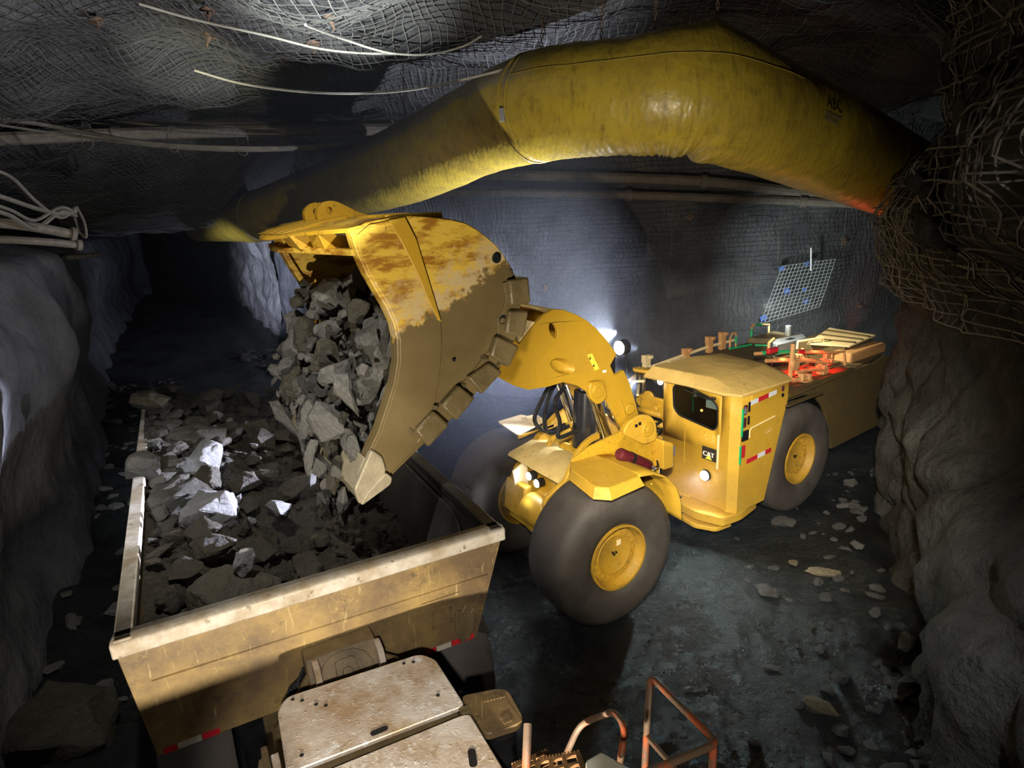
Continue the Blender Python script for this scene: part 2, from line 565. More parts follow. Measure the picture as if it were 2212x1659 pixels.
# truck bed: ochre paint scratched and browned, scoured top
t = NT('scratched_bed_paint')
sep = t.n('ShaderNodeSeparateXYZ')
t.l(t.tc.outputs['Object'], sep.inputs[0])
n1 = t.noise(1.6, 7, 0.7)
c = t.mix(t.ramp(n1, (0.36, 0.0), (0.62, 1.0)), (0.27, 0.18, 0.062), (0.115, 0.075, 0.04))
for k, rot in enumerate(((0.3, 0.9, 0.2), (1.1, -0.7, 0.5), (0.2, 0.1, 1.4))):
    w = t.noise(24, 3, 0.6, t.pos(1, 0.10, 0.10, rot), 0.8)
    c = t.mix(t.math('MULTIPLY', t.ramp(w, (0.66, 0.0), (0.72, 1.0)), 0.45), c, (0.52, 0.40, 0.20))
for sc, ds in ((2.2, 2.0), (3.7, 1.2)):
    sw = t.noise(sc, 2, 0.5, None, ds)
    ln = t.ramp(sw, (0.494, 0.0), (0.5, 0.5), (0.506, 0.0))
    c = t.mix(t.math('MULTIPLY', ln, t.ramp(t.noise(2.5, 3), (0.48, 0.0), (0.60, 0.9))), c, (0.52, 0.38, 0.13))
c = t.mix(t.ramp(t.noise(5, 6, 0.75), (0.60, 0.0), (0.70, 0.8)), c, (0.06, 0.04, 0.026))
t.bump(t.noise(12, 6, 0.7), 0.25, 0.01)
M['bed'] = t.set(col=c, rough=0.55, metal=0.0)
t = NT('scoured_rim_steel')
n1 = t.noise(3, 6, 0.7)
c = t.mix(t.ramp(n1, (0.4, 0.0), (0.6, 1.0)), (0.30, 0.24, 0.165), (0.46, 0.42, 0.37))
c = t.mix(t.ramp(t.noise(11, 5, 0.7), (0.60, 0.0), (0.68, 0.9)), c, (0.13, 0.09, 0.05))
t.bump(t.noise(15, 5), 0.3, 0.01)
M['rim_steel'] = t.set(col=c, rough=0.5)
M['bed_inside'] = plain('scoured_bed_lining', (0.085, 0.083, 0.078), 0.5, 0.3, 0.5, 0.3, 3)
t = NT('deck_plate')
n1 = t.noise(2.6, 8, 0.7)
n2 = t.noise(7, 6, 0.7)
c = t.mix(t.ramp(n1, (0.38, 0.0), (0.60, 1.0)), (0.36, 0.25, 0.145), (0.58, 0.52, 0.45))
c = t.mix(t.ramp(n2, (0.56, 0.0), (0.68, 0.75)), c, (0.27, 0.175, 0.08))
c = t.mix(t.ramp(t.noise(12, 5, 0.7, t.pos(1, 1, 1, (0.3, 0.1, 0.9))), (0.60, 0.0), (0.66, 0.8)), c, (0.70, 0.68, 0.64))
b = t.bump(t.ramp(t.noise(34, 3, 0.6), (0.60, 0.0), (0.72, 1.0)), 0.35, 0.02)
t.bump(n1, 0.25, 0.03, b)
M['deck'] = t.set(col=c, rough=0.7)
M['truck_dark'] = plain('greasy_brown_steel', (0.16, 0.115, 0.055), 0.6, 0.1, 0.4, 0.3)
t = NT('flaking_orange_rail')
n1 = t.noise(6, 6, 0.72)
c = t.mix(t.ramp(n1, (0.42, 0.0), (0.52, 1.0)), (0.40, 0.085, 0.026), (0.15, 0.10, 0.065))
t.bump(n1, 0.4, 0.01)
M['rail'] = t.set(col=c, rough=0.55)
M['grating'] = plain('rusty_grating', (0.17, 0.09, 0.035), 0.55, 0.3, 0.4, 0.3)
M['pale_panel'] = plain('pale_painted_panel', (0.52, 0.52, 0.44), 0.5, 0, 0.15)

# duct
t = NT('duct_fabric')
n1 = t.noise(0.9, 7, 0.68)
n2 = t.noise(7, 6, 0.72)
c = t.mix(t.ramp(n1, (0.38, 0.0), (0.66, 1.0)), (0.52, 0.385, 0.040), (0.36, 0.26, 0.035))
c = t.mix(t.math('MULTIPLY', t.ramp(n2, (0.5, 0.0), (0.72, 1.0)), 0.45), c, (0.085, 0.062, 0.016))
st_ = t.noise(5, 5, 0.7, t.pos(3.0, 0.5, 0.5))
c = t.mix(t.math('MULTIPLY', t.ramp(st_, (0.56, 0.0), (0.70, 1.0)), 0.6), c, (0.11, 0.08, 0.02))
sg_ = t.n('ShaderNodeSeparateXYZ'); t.l(t.geo.outputs['Normal'], sg_.inputs[0])
so_ = t.n('ShaderNodeSeparateXYZ'); t.l(t.tc.outputs['Object'], so_.inputs[0])
dm = t.math('MULTIPLY', t.ramp(t.math('MULTIPLY_ADD', t.math('SUBTRACT', n1, 0.5), 0.5, sg_.outputs['Z']), (0.36, 0.0), (0.44, 0.85)), t.ramp(t.math('MULTIPLY_ADD', so_.outputs['X'], -0.5, 0.6), (0.38, 0.0), (0.55, 1.0)))
c = t.mix(dm, c, (0.25, 0.215, 0.155))
wv = t.n('ShaderNodeTexWave', wave_type='BANDS', bands_direction='X')
wv.inputs['Scale'].default_value = 5
wv.inputs['Distortion'].default_value = 7
wv.inputs['Detail'].default_value = 3
t.l(t.tc.outputs['Object'], wv.inputs['Vector'])
b = t.bump(wv.outputs['Fac'], 0.06, 0.02)
t.bump(t.noise(2.2, 4), 0.35, 0.08, b)
M['duct'] = t.set(col=c, rough=t.ramp(n2, (0.35, 0.26), (0.65, 0.5)), spec=0.55)
M['duct_dust'] = plain('grey_dust_on_duct', (0.22, 0.19, 0.14), 0.9)
M['duct_print'] = plain('faded_black_print', (0.05, 0.037, 0.012), 0.6)
M['duct_seam'] = plain('duct_seam_thread', (0.30, 0.22, 0.04), 0.6)
M['tunnel_rock'] = m_wall('brightened_tunnel_shotcrete', (0.20, 0.20, 0.21), (0.42, 0.42, 0.44), 0.5, 1.0)  # tunnel wall made paler in colour so that it reads as lit
M['wire'] = plain('dusty_wire', (0.24, 0.22, 0.185), 0.7, 0.0, 0.3)
M['wire_left'] = plain('dark_roof_wire', (0.16, 0.16, 0.157), 0.6, 0.2, 0.3)
M['bright_wire'] = plain('galvanised_wire', (0.55, 0.58, 0.62), 0.4, 0.4, 0.1)
M['pipe'] = plain('dusty_brown_pipe', (0.19, 0.165, 0.14), 0.7, 0.1, 0.3, 0.3)
M['cable'] = plain('pale_cable', (0.42, 0.41, 0.36), 0.5, 0, 0.15)
M['cable_dark'] = plain('dusty_cable', (0.13, 0.12, 0.10), 0.7, 0, 0.3)
M['rust'] = plain('rusty_plate', (0.17, 0.11, 0.08), 0.7, 0.1, 0.35, 0.3)
M['black'] = plain('black_rubber', (0.012, 0.012, 0.013), 0.4, 0, 0.3)
M['hose'] = plain('wet_black_hose', (0.014, 0.014, 0.016), 0.25, 0, 0.3)
M['black_steel'] = plain('oily_black_steel', (0.010, 0.010, 0.011), 0.35, 0.0, 0.4, 0.5)
M['chrome'] = plain('chrome_rod', (0.62, 0.62, 0.64), 0.12, 1.0, 0.1)
M['grey_metal'] = plain('bare_grey_metal', (0.35, 0.36, 0.38), 0.4, 0.5, 0.2)
M['blue_steel'] = plain('blue_grey_steel_box', (0.25, 0.30, 0.38), 0.45, 0.3, 0.25)
M['green'] = plain('green_reflective_tape', (0.01, 0.42, 0.16), 0.4, 0, 0.1)
M['red_tape'] = plain('red_reflective_tape', (0.55, 0.02, 0.03), 0.35, 0, 0.1)
M['white_tape'] = plain('white_reflective_tape', (0.72, 0.74, 0.78), 0.35, 0, 0.05)
M['grey_tape'] = plain('dusty_white_tape', (0.48, 0.44, 0.36), 0.5, 0, 0.15)
M['red_paint'] = plain('dark_red_cylinder_paint', (0.095, 0.010, 0.016), 0.45, 0, 0.5)
M['blue_tag'] = plain('blue_plastic', (0.05, 0.12, 0.5), 0.5)
M['badge'] = plain('black_badge', (0.03, 0.025, 0.02), 0.4)
M['white_print'] = plain('white_lettering', (0.78, 0.76, 0.70), 0.5, 0, 0.03)
M['warn'] = plain('yellow_sticker', (0.75, 0.62, 0.06), 0.5)
M['orange_pipe'] = plain('orange_guard_rail', (0.62, 0.33, 0.13), 0.45, 0, 0.15)
M['purple_lens'] = plain('dark_red_lens', (0.09, 0.02, 0.03), 0.2, 0, 0.2)
t = NT('cab_glass')
M['glass'] = t.set(col=(0.35, 0.40, 0.36), rough=0.03, trans=1.0, ior=1.15)


def m_emit(name, col, k):
    t = NT(name)
    return t.set(col=(0.8, 0.8, 0.8), ecol=col, emit=k)


M['lamp'] = m_emit('lit_lamp_lens', (0.92, 0.96, 1.0), 60)
M['lamp_warm'] = m_emit('lit_warm_lens', (1.0, 0.93, 0.75), 50)
M['led_green'] = m_emit('green_indicator', (0.05, 1.0, 0.3), 2.0)
M['led_orange'] = m_emit('orange_indicator', (1.0, 0.4, 0.05), 8)
M['screen'] = m_emit('dim_screen', (0.35, 0.6, 0.5), 0.35)
M['led_red'] = m_emit('red_marker', (1.0, 0.1, 0.15), 4)


# ================================================================== the mine: floor, roof, walls
def poly_at(pts, s):
    """point and tangent at arc length s along a plan polyline"""
    d = 0.0
    for (x0, y0), (x1, y1) in zip(pts, pts[1:]):
        L = math.hypot(x1-x0, y1-y0)
        if s <= d + L or (x1, y1) == pts[-1]:
            t = (s-d)/L
            return V((x0 + (x1-x0)*t, y0 + (y1-y0)*t, 0)), V(((x1-x0)/L, (y1-y0)/L, 0))
        d += L


def poly_len(pts):
    return sum(math.hypot(b[0]-a[0], b[1]-a[1]) for a, b in zip(pts, pts[1:]))


def smooth_poly(pts, n=8):
    return [(p.x, p.y) for p in spline([(x, y, 0) for x, y in pts], n)]


LEFT = smooth_poly([(-2.6, -2.5), (-3.7, 2.2), (-4.75, 4.7), (-5.95, 7.2), (-7.3, 10), (-9.2, 13.2), (-12.4, 18.55), (-16, 25.0), (-20, 33), (-26, 45)])
BACK = smooth_poly([(-9.0, 25.2), (-8.3, 24.0), (-6.0, 21.4), (-3.0, 18.4), (0.0, 16.5), (3.5, 15.6), (7.0, 15.6), (10, 16.6), (15, 19.5)])
TUN = smooth_poly([(-26, 57), (-18.5, 43), (-13.5, 33.6), (-10.2, 27.3), (-9.0, 25.2)])
RIGHT = smooth_poly([(1.9, -2.0), (2.9, 2.0), (3.6, 4.3), (4.6, 6.7), (5.45, 8.7), (6.6, 9.9), (9.3, 11.6), (15, 15.2)])


def left_off(s, z):
    o = 0.42*math.exp(-((z-3.2)/1.0)**2) + 0.22*math.exp(-((z-0.1)/0.5)**2) - 0.25*math.exp(-((z-1.5)/0.7)**2)
    o *= 0.6 + 0.5*NZ.noise(V((s*0.35, z*0.2, 3.3)))
    o += 0.28*NZ.noise(V((s*0.45, z*0.55, 9.1))) + 0.10*NZ.noise(V((s*1.4, z*1.6, 2.7)))
    o += 0.03*fbm((s*4, z*4, 1.7), 3)
    return o - 1.6*sstep(4.3, 5.0, z)


def back_off(s, z):
    o = 0.10*fbm((s*0.4, z*0.5, 5.5), 3) + 0.05*fbm((s*2.0, z*2.0, 8.2), 3)
    o += 0.25*NZ.noise(V((s*0.3, z*0.3, 1.1)))
    return o + 0.10*max(0, z-3.8)**2 + 0.3*math.exp(-((z-0.1)/0.5)**2)


def right_off(s, z):
    near = 1.0 - sstep(7.0, 9.5, s)          # the stretch nearest the camera
    a = lerp_tab([(0, 0.12), (0.6, 0.0), (1.2, 0.12), (2.0, -0.05), (2.8, -0.45), (3.7, -0.55), (4.15, -0.05), (4.5, 0.42), (5.4, 0.38), (6.2, 0.55), (7.4, 1.1)], z)
    b = lerp_tab([(0, 0.10), (0.8, -0.02), (2.0, 0.02), (3.2, -0.02), (4.3, 0.22), (4.9, 0.10), (5.6, -0.35), (6.4, -0.25), (7.4, 0.5)], z)
    o = a*near + b*(1-near)
    o += 0.26*NZ.noise(V((s*0.7, z*0.8, 4.4))) + 0.13*NZ.noise(V((s*1.9, z*2.1, 7.7))) + 0.07*fbm((s*3.1, z*3.4, 2.2), 4) - 0.16*max(0, 0.22-abs(NZ.noise(V((s*0.9+z*0.3, z*0.7, 5.5)))))/0.22
    # one rib of rock standing out near the bottom corner
    o += 0.22*math.exp(-((s-6.0)/0.4)**2)*math.exp(-((z-0.75)/0.55)**2)
    return o


def wall_fn(plan, off, z0, z1, side):
    L = poly_len(plan)

    def fn(u, w, lift=0.0):
        s, z = u*L, z0 + w*(z1-z0)
        p, t = poly_at(plan, s)
        n = V((-t.y, t.x, 0))*side
        return p + n*(off(s, z) + lift) + V((0, 0, z))
    fn.L = L
    return fn


fl, fb, frt = wall_fn(LEFT, left_off, -0.3, 5.6, -1), wall_fn(BACK, back_off, -0.3, 8.2, -1), wall_fn(RIGHT, right_off, -0.3, 7.8, 1)
ft = wall_fn(TUN, lambda s, z: 0.38*fbm((s*0.45, z*0.55, 3.1), 5) + 0.05*max(0, z-2.5)**2, -0.3, 5.2, -1)
wl = tag(MB().grid(fl, 300, 62).build('wall_left', M['left_rock'], smooth=180, fix=False), kind='structure')
wb = tag(MB().grid(fb, 230, 72).build('wall_back', M['back_rock'], smooth=180, fix=False), kind='structure')
wr = tag(MB().grid(frt, 240, 96).build('wall_right', M['right_rock'], smooth=180, fix=False), kind='structure')
wt = tag(MB().grid(ft, 120, 40).build('wall_tunnel', M['tunnel_rock'], smooth=180, fix=False), kind='structure')


we = tag(MB().grid(lambda u, w: V((-34 + 22*u, 46 + 0.4*fbm((u*9, w*5, 3), 3), -0.5 + 6.5*w)), 40, 16).build('wall_far', M['roof_rock'], smooth=180, fix=False), kind='structure')


def roof_z(x, y):
    z = 7.15
    brow = sstep(13.0, 20.5, y + 0.10*x)*(1 - sstep(-8.5, -5.5, x + 0.15*(y-20)))
    z += (4.72 - z)*brow
    z -= 1.7*sstep(-5.0, -13.0, x)*(1-brow)
    z -= 0.55*sstep(9.5, 14.5, y)*sstep(-5, 0, x)
    z += (0.42*NZ.noise(V((x*0.33, y*0.33, 1.3))) + 0.25*NZ.noise(V((x*0.8, y*0.8, 6.1))))*(1-0.6*brow)
    z += 0.06*fbm((x*2.2, y*2.2, 3.3), 3)
    z -= 0.4*math.exp(-((x+1.2)**2 + (y-6.2)**2)/2.0)     # a hump that catches the light
    return z


X0, X1, Y0, Y1 = -26.0, 15.0, -2.5, 50.0
def yy(w):
    return Y0 + (Y1-Y0)*(0.62*w + 0.38*w*w*w)
def roof_fn(u, w, lift=0.0):
    x, y = X0 + (X1-X0)*u, yy(w)
    return V((x, y, roof_z(x, y) - lift))
rf = tag(MB().grid(roof_fn, 230, 210).build('ceiling', M['roof_rock'], smooth=180, fix=False), kind='structure')


def floor_z(x, y):
    z = 0.05*fbm((x*0.35, y*0.35, 2.0), 3) + 0.035*fbm((x*1.6, y*1.6, 5.0), 3)
    m = sstep(-4.5, -2.5, x)*(1-sstep(7, 9, x))*(1-sstep(14, 18, y))
    if m > 0:
        k = NZ.noise(V((x*0.9, y*0.9, 11.0)))
        z += m*(0.030*fbm((x*3.1, y*3.1, 7.0), 4) + 0.022*abs(NZ.noise(V((x*6.3, y*9.0, 2.2))))*sstep(-0.25, 0.3, k))
    # wheel ruts of the truck road
    d = (x+7.0)*0.89 + (y-14.0)*0.456
    z += 0.035*math.sin(d*5.0 + 1.5*NZ.noise(V((x*0.4, y*0.4, 0))))*sstep(11, 13, y)
    # muck banked against the walls
    for plan, side, h in ((RIGHT, 1, 0.35), (LEFT, -1, 0.25)):
        best = 9
        for (px, py) in plan[::3]:
            best = min(best, math.hypot(px-x, py-y))
        z += h*math.exp(-(best/0.9)**2)*(0.8 + 0.8*NZ.noise(V((x*1.1, y*1.1, 8.0))))
    # keep it level under the wheels
    for fr, a, b in ((FF, 0, 1.0), (FF, 0, -1.0), (RF, 0, 1.0), (RF, 0, -1.0)):
        p = fr(a, b, 0)
        z *= 1 - math.exp(-((p.x-x)**2 + (p.y-y)**2)/0.4)
    return z


def dense(t, lo, hi, a, b, share=0.72):
    """grid spacing with most of its lines between a and b"""
    s0 = (1-share)*(a-lo)/((a-lo) + (hi-b))
    if t < s0: return lo + (a-lo)*t/s0
    if t < s0+share: return a + (b-a)*(t-s0)/share
    return b + (hi-b)*(t-s0-share)/(1-share-s0)
def ff_(u, w):
    x, y = dense(u, X0, X1, -3.2, 6.2), dense(w, Y0, Y1, 3.6, 13.0)
    return V((x, y, floor_z(x, y)))
fo = tag(MB().grid(ff_, 400, 400).build('floor', M['floor'], smooth=180, fix=False), kind='structure')


# ---- welded wire mesh bolted over roof and walls (parts of them)
def net(fn, name, mat, parent, u0, u1, v0, v1, nu, nv, step_u, step_v, r, lift, wob, seed=0):
    mb = MB()
    def P(u, v):
        w = wob*fbm((u*37+seed, v*23, 4.0), 2)
        w2 = wob*fbm((u*31, v*29+seed, 9.0), 2)
        k = lift + 0.04*NZ.noise(V((u*60, v*60, seed)))
        return fn(min(1, max(0, u + w*(u1-u0))), min(1, max(0, v + w2*(v1-v0))), k)
    for i in range(step_u+1):
        u = u0 + (u1-u0)*i/step_u
        mb.tube([P(u, v0 + (v1-v0)*j/nv) for j in range(nv+1)], r, 3, cap=False)
    for j in range(step_v+1):
        v = v0 + (v1-v0)*j/step_v
        mb.tube([P(u0 + (u1-u0)*i/nu, v) for i in range(nu+1)], r, 3, cap=False)
    return mb.build(name, mat, parent, smooth=0, fix=False)


net(lambda u, v, k: V((-15 + 25*u, 2 + 19*v, roof_z(-15 + 25*u, 2 + 19*v) - k)), 'wire_mesh', M['wire_left'], rf,
    0, 1, 0, 1, 150, 130, 200, 150, 0.0065, 0.09, 0.006, 3)
net(fb, 'wire_mesh', M['wire_left'], wb, 0.13, 0.93, 0.22, 1.0, 150, 50, 200, 58, 0.0065, 0.07, 0.006, 5)
net(frt, 'wire_mesh', M['wire'], wr, 0.10, 0.75, 0.46, 1.0, 150, 60, 105, 38, 0.0075, 0.07, 0.012, 11)
net(frt, 'wire_mesh', M['wire'], wr, 0.16, 0.60, 0.52, 0.98, 90, 50, 36, 16, 0.009, 0.13, 0.014, 17)

# big loose rocks caught in the mesh of the right wall: part of that wall
random.seed(5)


def rock_mesh(name, n, seed, el=(1, 1, 1), sub=0, amp=0.05):
    rnd = random.Random(seed)
    bm = bmesh.new()
    for _ in range(n):
        p = V((rnd.gauss(0, 1), rnd.gauss(0, 1), rnd.gauss(0, 1))).normalized()
        p = V((p.x*el[0], p.y*el[1], p.z*el[2]))*rnd.uniform(0.86, 1.0)
        bm.verts.new(p)
    r = bmesh.ops.convex_hull(bm, input=bm.verts)
    junk = [g for g in r.get('geom_interior', []) if isinstance(g, bmesh.types.BMVert)]
    bmesh.ops.delete(bm, geom=junk, context='VERTS')
    bmesh.ops.dissolve_limit(bm, angle_limit=math.radians(14), verts=bm.verts, edges=bm.edges)
    bmesh.ops.triangulate(bm, faces=bm.faces)
    if sub:
        bmesh.ops.bevel(bm, geom=bm.edges[:], offset=0.03, segments=1, affect='EDGES', profile=0.7, clamp_overlap=True)
        bmesh.ops.triangulate(bm, faces=bm.faces)
        bmesh.ops.subdivide_edges(bm, edges=bm.edges[:], cuts=sub, use_grid_fill=True)
        for v in bm.verts:
            d = amp*fbm(v.co*2.2 + V((seed, 0, 0)), 4) + amp*0.5*abs(NZ.noise(v.co*5 + V((0, seed, 0))))
            v.co += v.co.normalized()*d
    me = bpy.data.meshes.new(name)
    bm.to_mesh(me); bm.free()
    for p in me.polygons: p.use_smooth = bool(sub)
    if sub: me.set_sharp_from_angle(angle=math.radians(28))
    return me


SHAPES = [(1, .8, .7), (1, .7, .5), (1, .9, .8), (1, .6, .45), (.95, .8, .55), (1, .5, .4), (1, .85, .6), (.9, .9, .9)]
PROTO = [rock_mesh('rock', 11 + (i % 5)*2, 40+i, SHAPES[i % 8], 0) for i in range(16)]
PROTO_HI = [rock_mesh('rock', 14 + (i % 4)*3, 80+i, SHAPES[i % 8], 3, 0.10) for i in range(8)]
MESHES = {}


def rock(name, loc, size, mat, rot=None, label=None, cat='rock', group=None, hi=False, parent=None, squash=(1, 1, 1), pick=None):
    pool = PROTO_HI if hi else PROTO
    k = pick if pick is not None else random.randrange(len(pool))
    key = (hi, k, mat.name)
    if key not in MESHES:
        me = pool[k].copy(); me.materials.clear(); me.materials.append(mat)
        MESHES[key] = me
    o = bpy.data.objects.new(name, MESHES[key])
    COL.objects.link(o)
    o.location = loc
    o.rotation_euler = rot if rot is not None else (random.uniform(0, 6.28), random.uniform(0, 6.28), random.uniform(0, 6.28))
    o.scale = (size*squash[0], size*squash[1], size*squash[2])
    if parent is not None:
        o.parent = parent
        return o
    return tag(o, label, cat, group)


for k in range(46):
    u, w = random.uniform(0.18, 0.42), random.uniform(0.55, 0.80)
    p = frt(u, w, -0.02)
    rock('bulging_rock', p, random.uniform(0.12, 0.30), M['right_rock'], parent=wr)

# ------------------------------------------------------------------ the yellow ventilation duct
DC = [(-9.9, 26.5, 4.05), None]
def un(px, py, t):
    """the measured line of sight of a feature, taken to its own distance t (metres along the optical axis)"""
    c, s = math.cos(PITCH), math.sin(PITCH)
    cr, sr = math.cos(ROLL), math.sin(ROLL)
    R0, D0, F0 = V((1, 0, 0)), V((0, -s, -c)), V((0, c, -s))
    R, D = R0*cr - D0*sr, R0*sr + D0*cr
    return V((0, 0, CAM_H)) + (F0 + R*((px-1106)/FPX) + D*((py-829.5)/FPX))*t


duct_st = [(430, 492, 27, 57), (500, 478, 20.5, 86), (567, 466, 16.6, 108), (720, 412, 13.2, 126), (885, 352, 10.5, 165), (1030, 283, 8.8, 186),
           (1167, 233, 7.7, 222), (1345, 212, 6.95, 232), (1515, 212, 6.75, 252), (1690, 272, 7.2, 222), (1872, 352, 8.5, 186), (2010, 415, 10.5, 150)]
ctr = [un(x, y, t) for x, y, t, w in duct_st]
rad = [w*t/FPX/2 for x, y, t, w in duct_st]
NSEG = 14
dp = spline(ctr, NSEG)
dr = [p.x for p in spline([(r, 0, 0) for r in rad], NSEG)]
# the last bend is a hard fold: straight runs either side of the hanger
def duct_frames():
    out = []
    up = V((0, 0, 1))
    for i, p in enumerate(dp):
        t = (dp[min(i+1, len(dp)-1)] - dp[max(0, i-1)]).normalized()
        x = (up - t*up.dot(t)).normalized()
        out.append((p, t, x, t.cross(x)))
    return out
DFR = duct_frames()
KINK = 8*NSEG
def duct_pt(fi, th, lift=0.0):
    i = int(max(0, min(len(DFR)-2, math.floor(fi))))
    f = fi - i
    p = DFR[i][0].lerp(DFR[i+1][0], f); t = DFR[i][1].lerp(DFR[i+1][1], f)
    x = DFR[i][2].lerp(DFR[i+1][2], f).normalized(); y = DFR[i][3].lerp(DFR[i+1][3], f).normalized()
    r = dr[i]*(1-f) + dr[i+1]*f
    c = math.cos(th)
    k = fi - KINK
    # hung from a ridge at the top; pinched fold at the underside where it bends
    ridge = 0.20*math.exp(-abs(k+0.5)/4.5)*max(0, c)**5
    fold = -0.10*math.exp(-(k/1.6)**2)*max(0, -c)**2 + 0.04*math.exp(-((k-2.4)/1.0)**2)*max(0, -c)**2
    pucker = 0.012*math.sin(fi*5.1 + 2*math.sin(fi*1.3))*max(0, -c)**2*math.exp(-((k+7)/11.0)**2)
    ring = -0.035*math.exp(-((fi-6*NSEG)/0.55)**2)
    wr_ = 0.010*NZ.noise(V((fi*0.35, math.cos(th)*1.3, math.sin(th)*1.3))) + 0.004*NZ.noise(V((fi*1.6, th*5, 2)))
    rr = r*(1 + ridge + fold + ring) + pucker + wr_ + lift
    return p + x*math.cos(th)*rr + y*math.sin(th)*rr


dsub = 3
dn = (len(dp)-1)*dsub
dvc = V((0, 9, 5.9))
duct = root_empty('ventilation_duct', dvc, 'long yellow fabric ventilation duct hung under the meshed roof above the loader', 'duct')
MB().grid(lambda u, w: duct_pt(w*(len(dp)-1.001), u*2*PI), 72, dn).build('duct_sleeve', M['duct'], duct, smooth=180)
# coupling band, second band far off
def band(fi, r, lift, mat, name):
    mb = MB()
    mb.tube([duct_pt(fi, 2*PI*k/48, lift) for k in range(48)], r, 6, closed=True)
    o = mb.build(name, mat, duct)
    return o
b1 = band(6*NSEG+0.5, 0.016, 0.0, M['duct'], 'coupling_band')
band(6*NSEG-0.7, 0.012, 0.004, M['duct'], 'coupling_band')
band(2*NSEG+0.3, 0.02, 0.0, M['duct_dust'], 'coupling_band')
bk = MB()
bk.obox(duct_pt(6*NSEG, 1.75, 0.03), (0.03, 0, 0), (0, 0.03, 0), (0, 0, 0.07))
bk.build('band_buckle', M['grey_metal'], b1)
# seam along the sleeve
MB().tube([duct_pt(6*NSEG + 0.7 + k*0.25, 1.05, 0.004) for k in range(0, 150) if 6*NSEG + 0.7 + k*0.25 < 9*NSEG+2], 0.006, 4).build('seam', M['duct_seam'], duct)


def text_mesh(body, size, extrude=0.0, font=None):
    cu = bpy.data.curves.new('t', 'FONT')
    cu.body = body; cu.size = size; cu.extrude = extrude
    cu.align_x = 'LEFT'; cu.resolution_u = 3
    o = bpy.data.objects.new('t', cu)
    COL.objects.link(o)
    dg = bpy.context.evaluated_depsgraph_get()
    me = bpy.data.meshes.new_from_object(o.evaluated_get(dg))
    bpy.data.objects.remove(o)
    bpy.data.curves.remove(cu)
    return me


def text_on(fn, body, size, mat, name, parent, bold=0.0, cuts=0):
    """lettering laid on a surface: fn(x, y) -> world point"""
    me = text_mesh(body, size)
    bm = bmesh.new(); bm.from_mesh(me)
    bpy.data.meshes.remove(me)
    bmesh.ops.triangulate(bm, faces=bm.faces)
    if cuts: bmesh.ops.subdivide_edges(bm, edges=bm.edges[:], cuts=cuts)
    mb = MB()
    vs = [fn(v.co.x, v.co.y) for v in bm.verts]
    bm.verts.index_update()
    mb.add(vs, [tuple(v.index for v in f.verts) for f in bm.faces])
    bm.free()
    return mb.build(name, mat, parent, smooth=0, fix=False)


step = (DFR[9*NSEG+7][0] - DFR[9*NSEG+6][0]).length
th0 = 1.42
def duct_txt(x, y):
    fi = 9*NSEG - 1.0 + x/step
    i = int(fi)
    return duct_pt(fi, th0 - y/dr[i], 0.012)
text_on(duct_txt, 'ABC', 0.19, M['duct_print'], 'printed_letters', duct, cuts=2)
lines = MB()
for k, (w, yo) in enumerate(((0.34, -0.07), (0.28, -0.12))):
    x = 0.0
    rnd = random.Random(k)
    while x < w:
        d = rnd.uniform(0.018, 0.032)
        lines.add([duct_txt(x, yo), duct_txt(x+d, yo), duct_txt(x+d, yo+0.032), duct_txt(x, yo+0.032)], [(0, 1, 2, 3)])
        x += d + 0.012
lines.build('small_print', M['duct_dust'], duct, smooth=0)
for fi, dz in ((6*NSEG+0.5, 0), (KINK+0.0, 0), (KINK-9, 0), (KINK-18, 0), (4*NSEG, 0)):
    p = duct_pt(fi, 0, 0.0)
    top = V((p.x + 0.05, p.y + 0.1, roof_z(p.x, p.y)))
    mb = MB()
    n = max(4, int((top-p).length/0.05))
    for j in range(n):
        a, b = p.lerp(top, j/n), p.lerp(top, (j+0.9)/n)
        d = V((0.014, 0, 0)) if j % 2 else V((0, 0.014, 0))
        mb.tube([a-d, b-d, b+d, a+d], 0.006, 4, closed=True)
    mb.build('hanger_chain', M['rust'], duct, smooth=0)

# ------------------------------------------------------------------ pipes, cables, bolts on roof and walls
from mathutils.bvhtree import BVHTree
def bvh_of(*objs):
    vs, fs = [], []
    for o in objs:
        n = len(vs)
        vs += [o.matrix_world @ v.co for v in o.data.vertices]
        fs += [tuple(n + i for i in p.vertices) for p in o.data.polygons]
    return BVHTree.FromPolygons(vs, fs)
ROCK = bvh_of(rf, wb, wl, wr)
def on_rock(px, py, gap=0.12, far=99):
    """the point of roof or wall seen in this direction, held off it by gap, no farther than far"""
    o0 = V((0, 0, CAM_H)); dr_ = un(px, py, 1) - o0
    h = ROCK.ray_cast(o0, dr_)
    y = far
    if h[0] is not None: y = min(far, h[0].y - gap*2.2)
    for _ in range(200):
        p = o0 + dr_*(y/dr_.y)
        q = ROCK.find_nearest(p)
        if q[0] is None or (q[0]-p).length >= gap*0.9: break
        y -= 0.06
    return p
def pipe(name, pts, r, mat, label, cat='pipe', group=None, n=10, joints=(), flange=False, sp=10):
    P = spline(pts, sp) if len(pts) > 2 else [V(p) for p in pts]
    c = P[len(P)//2].copy()
    mb = MB(); mb.tube(P, r, n)
    o = tag(mb.build(name, mat, loc=c), label, cat, group)
    for f in joints:
        i = int(f*(len(P)-2)); t = (P[i+1]-P[i]).normalized()
        q = P[i].lerp(P[i+1], 0.5)
        MB().cyl(q - t*0.07, q + t*0.07, r*1.35, 12).build('pipe_coupling', mat, o)
    if flange:
        t = (P[-1]-P[-2]).normalized()
        MB().cyl(P[-1] - t*0.03, P[-1] + t*0.03, r*1.5, 12).build('end_flange', mat, o)
    return o


def at_y(px, py, y):
    return on_rock(px, py, 0.16, y)


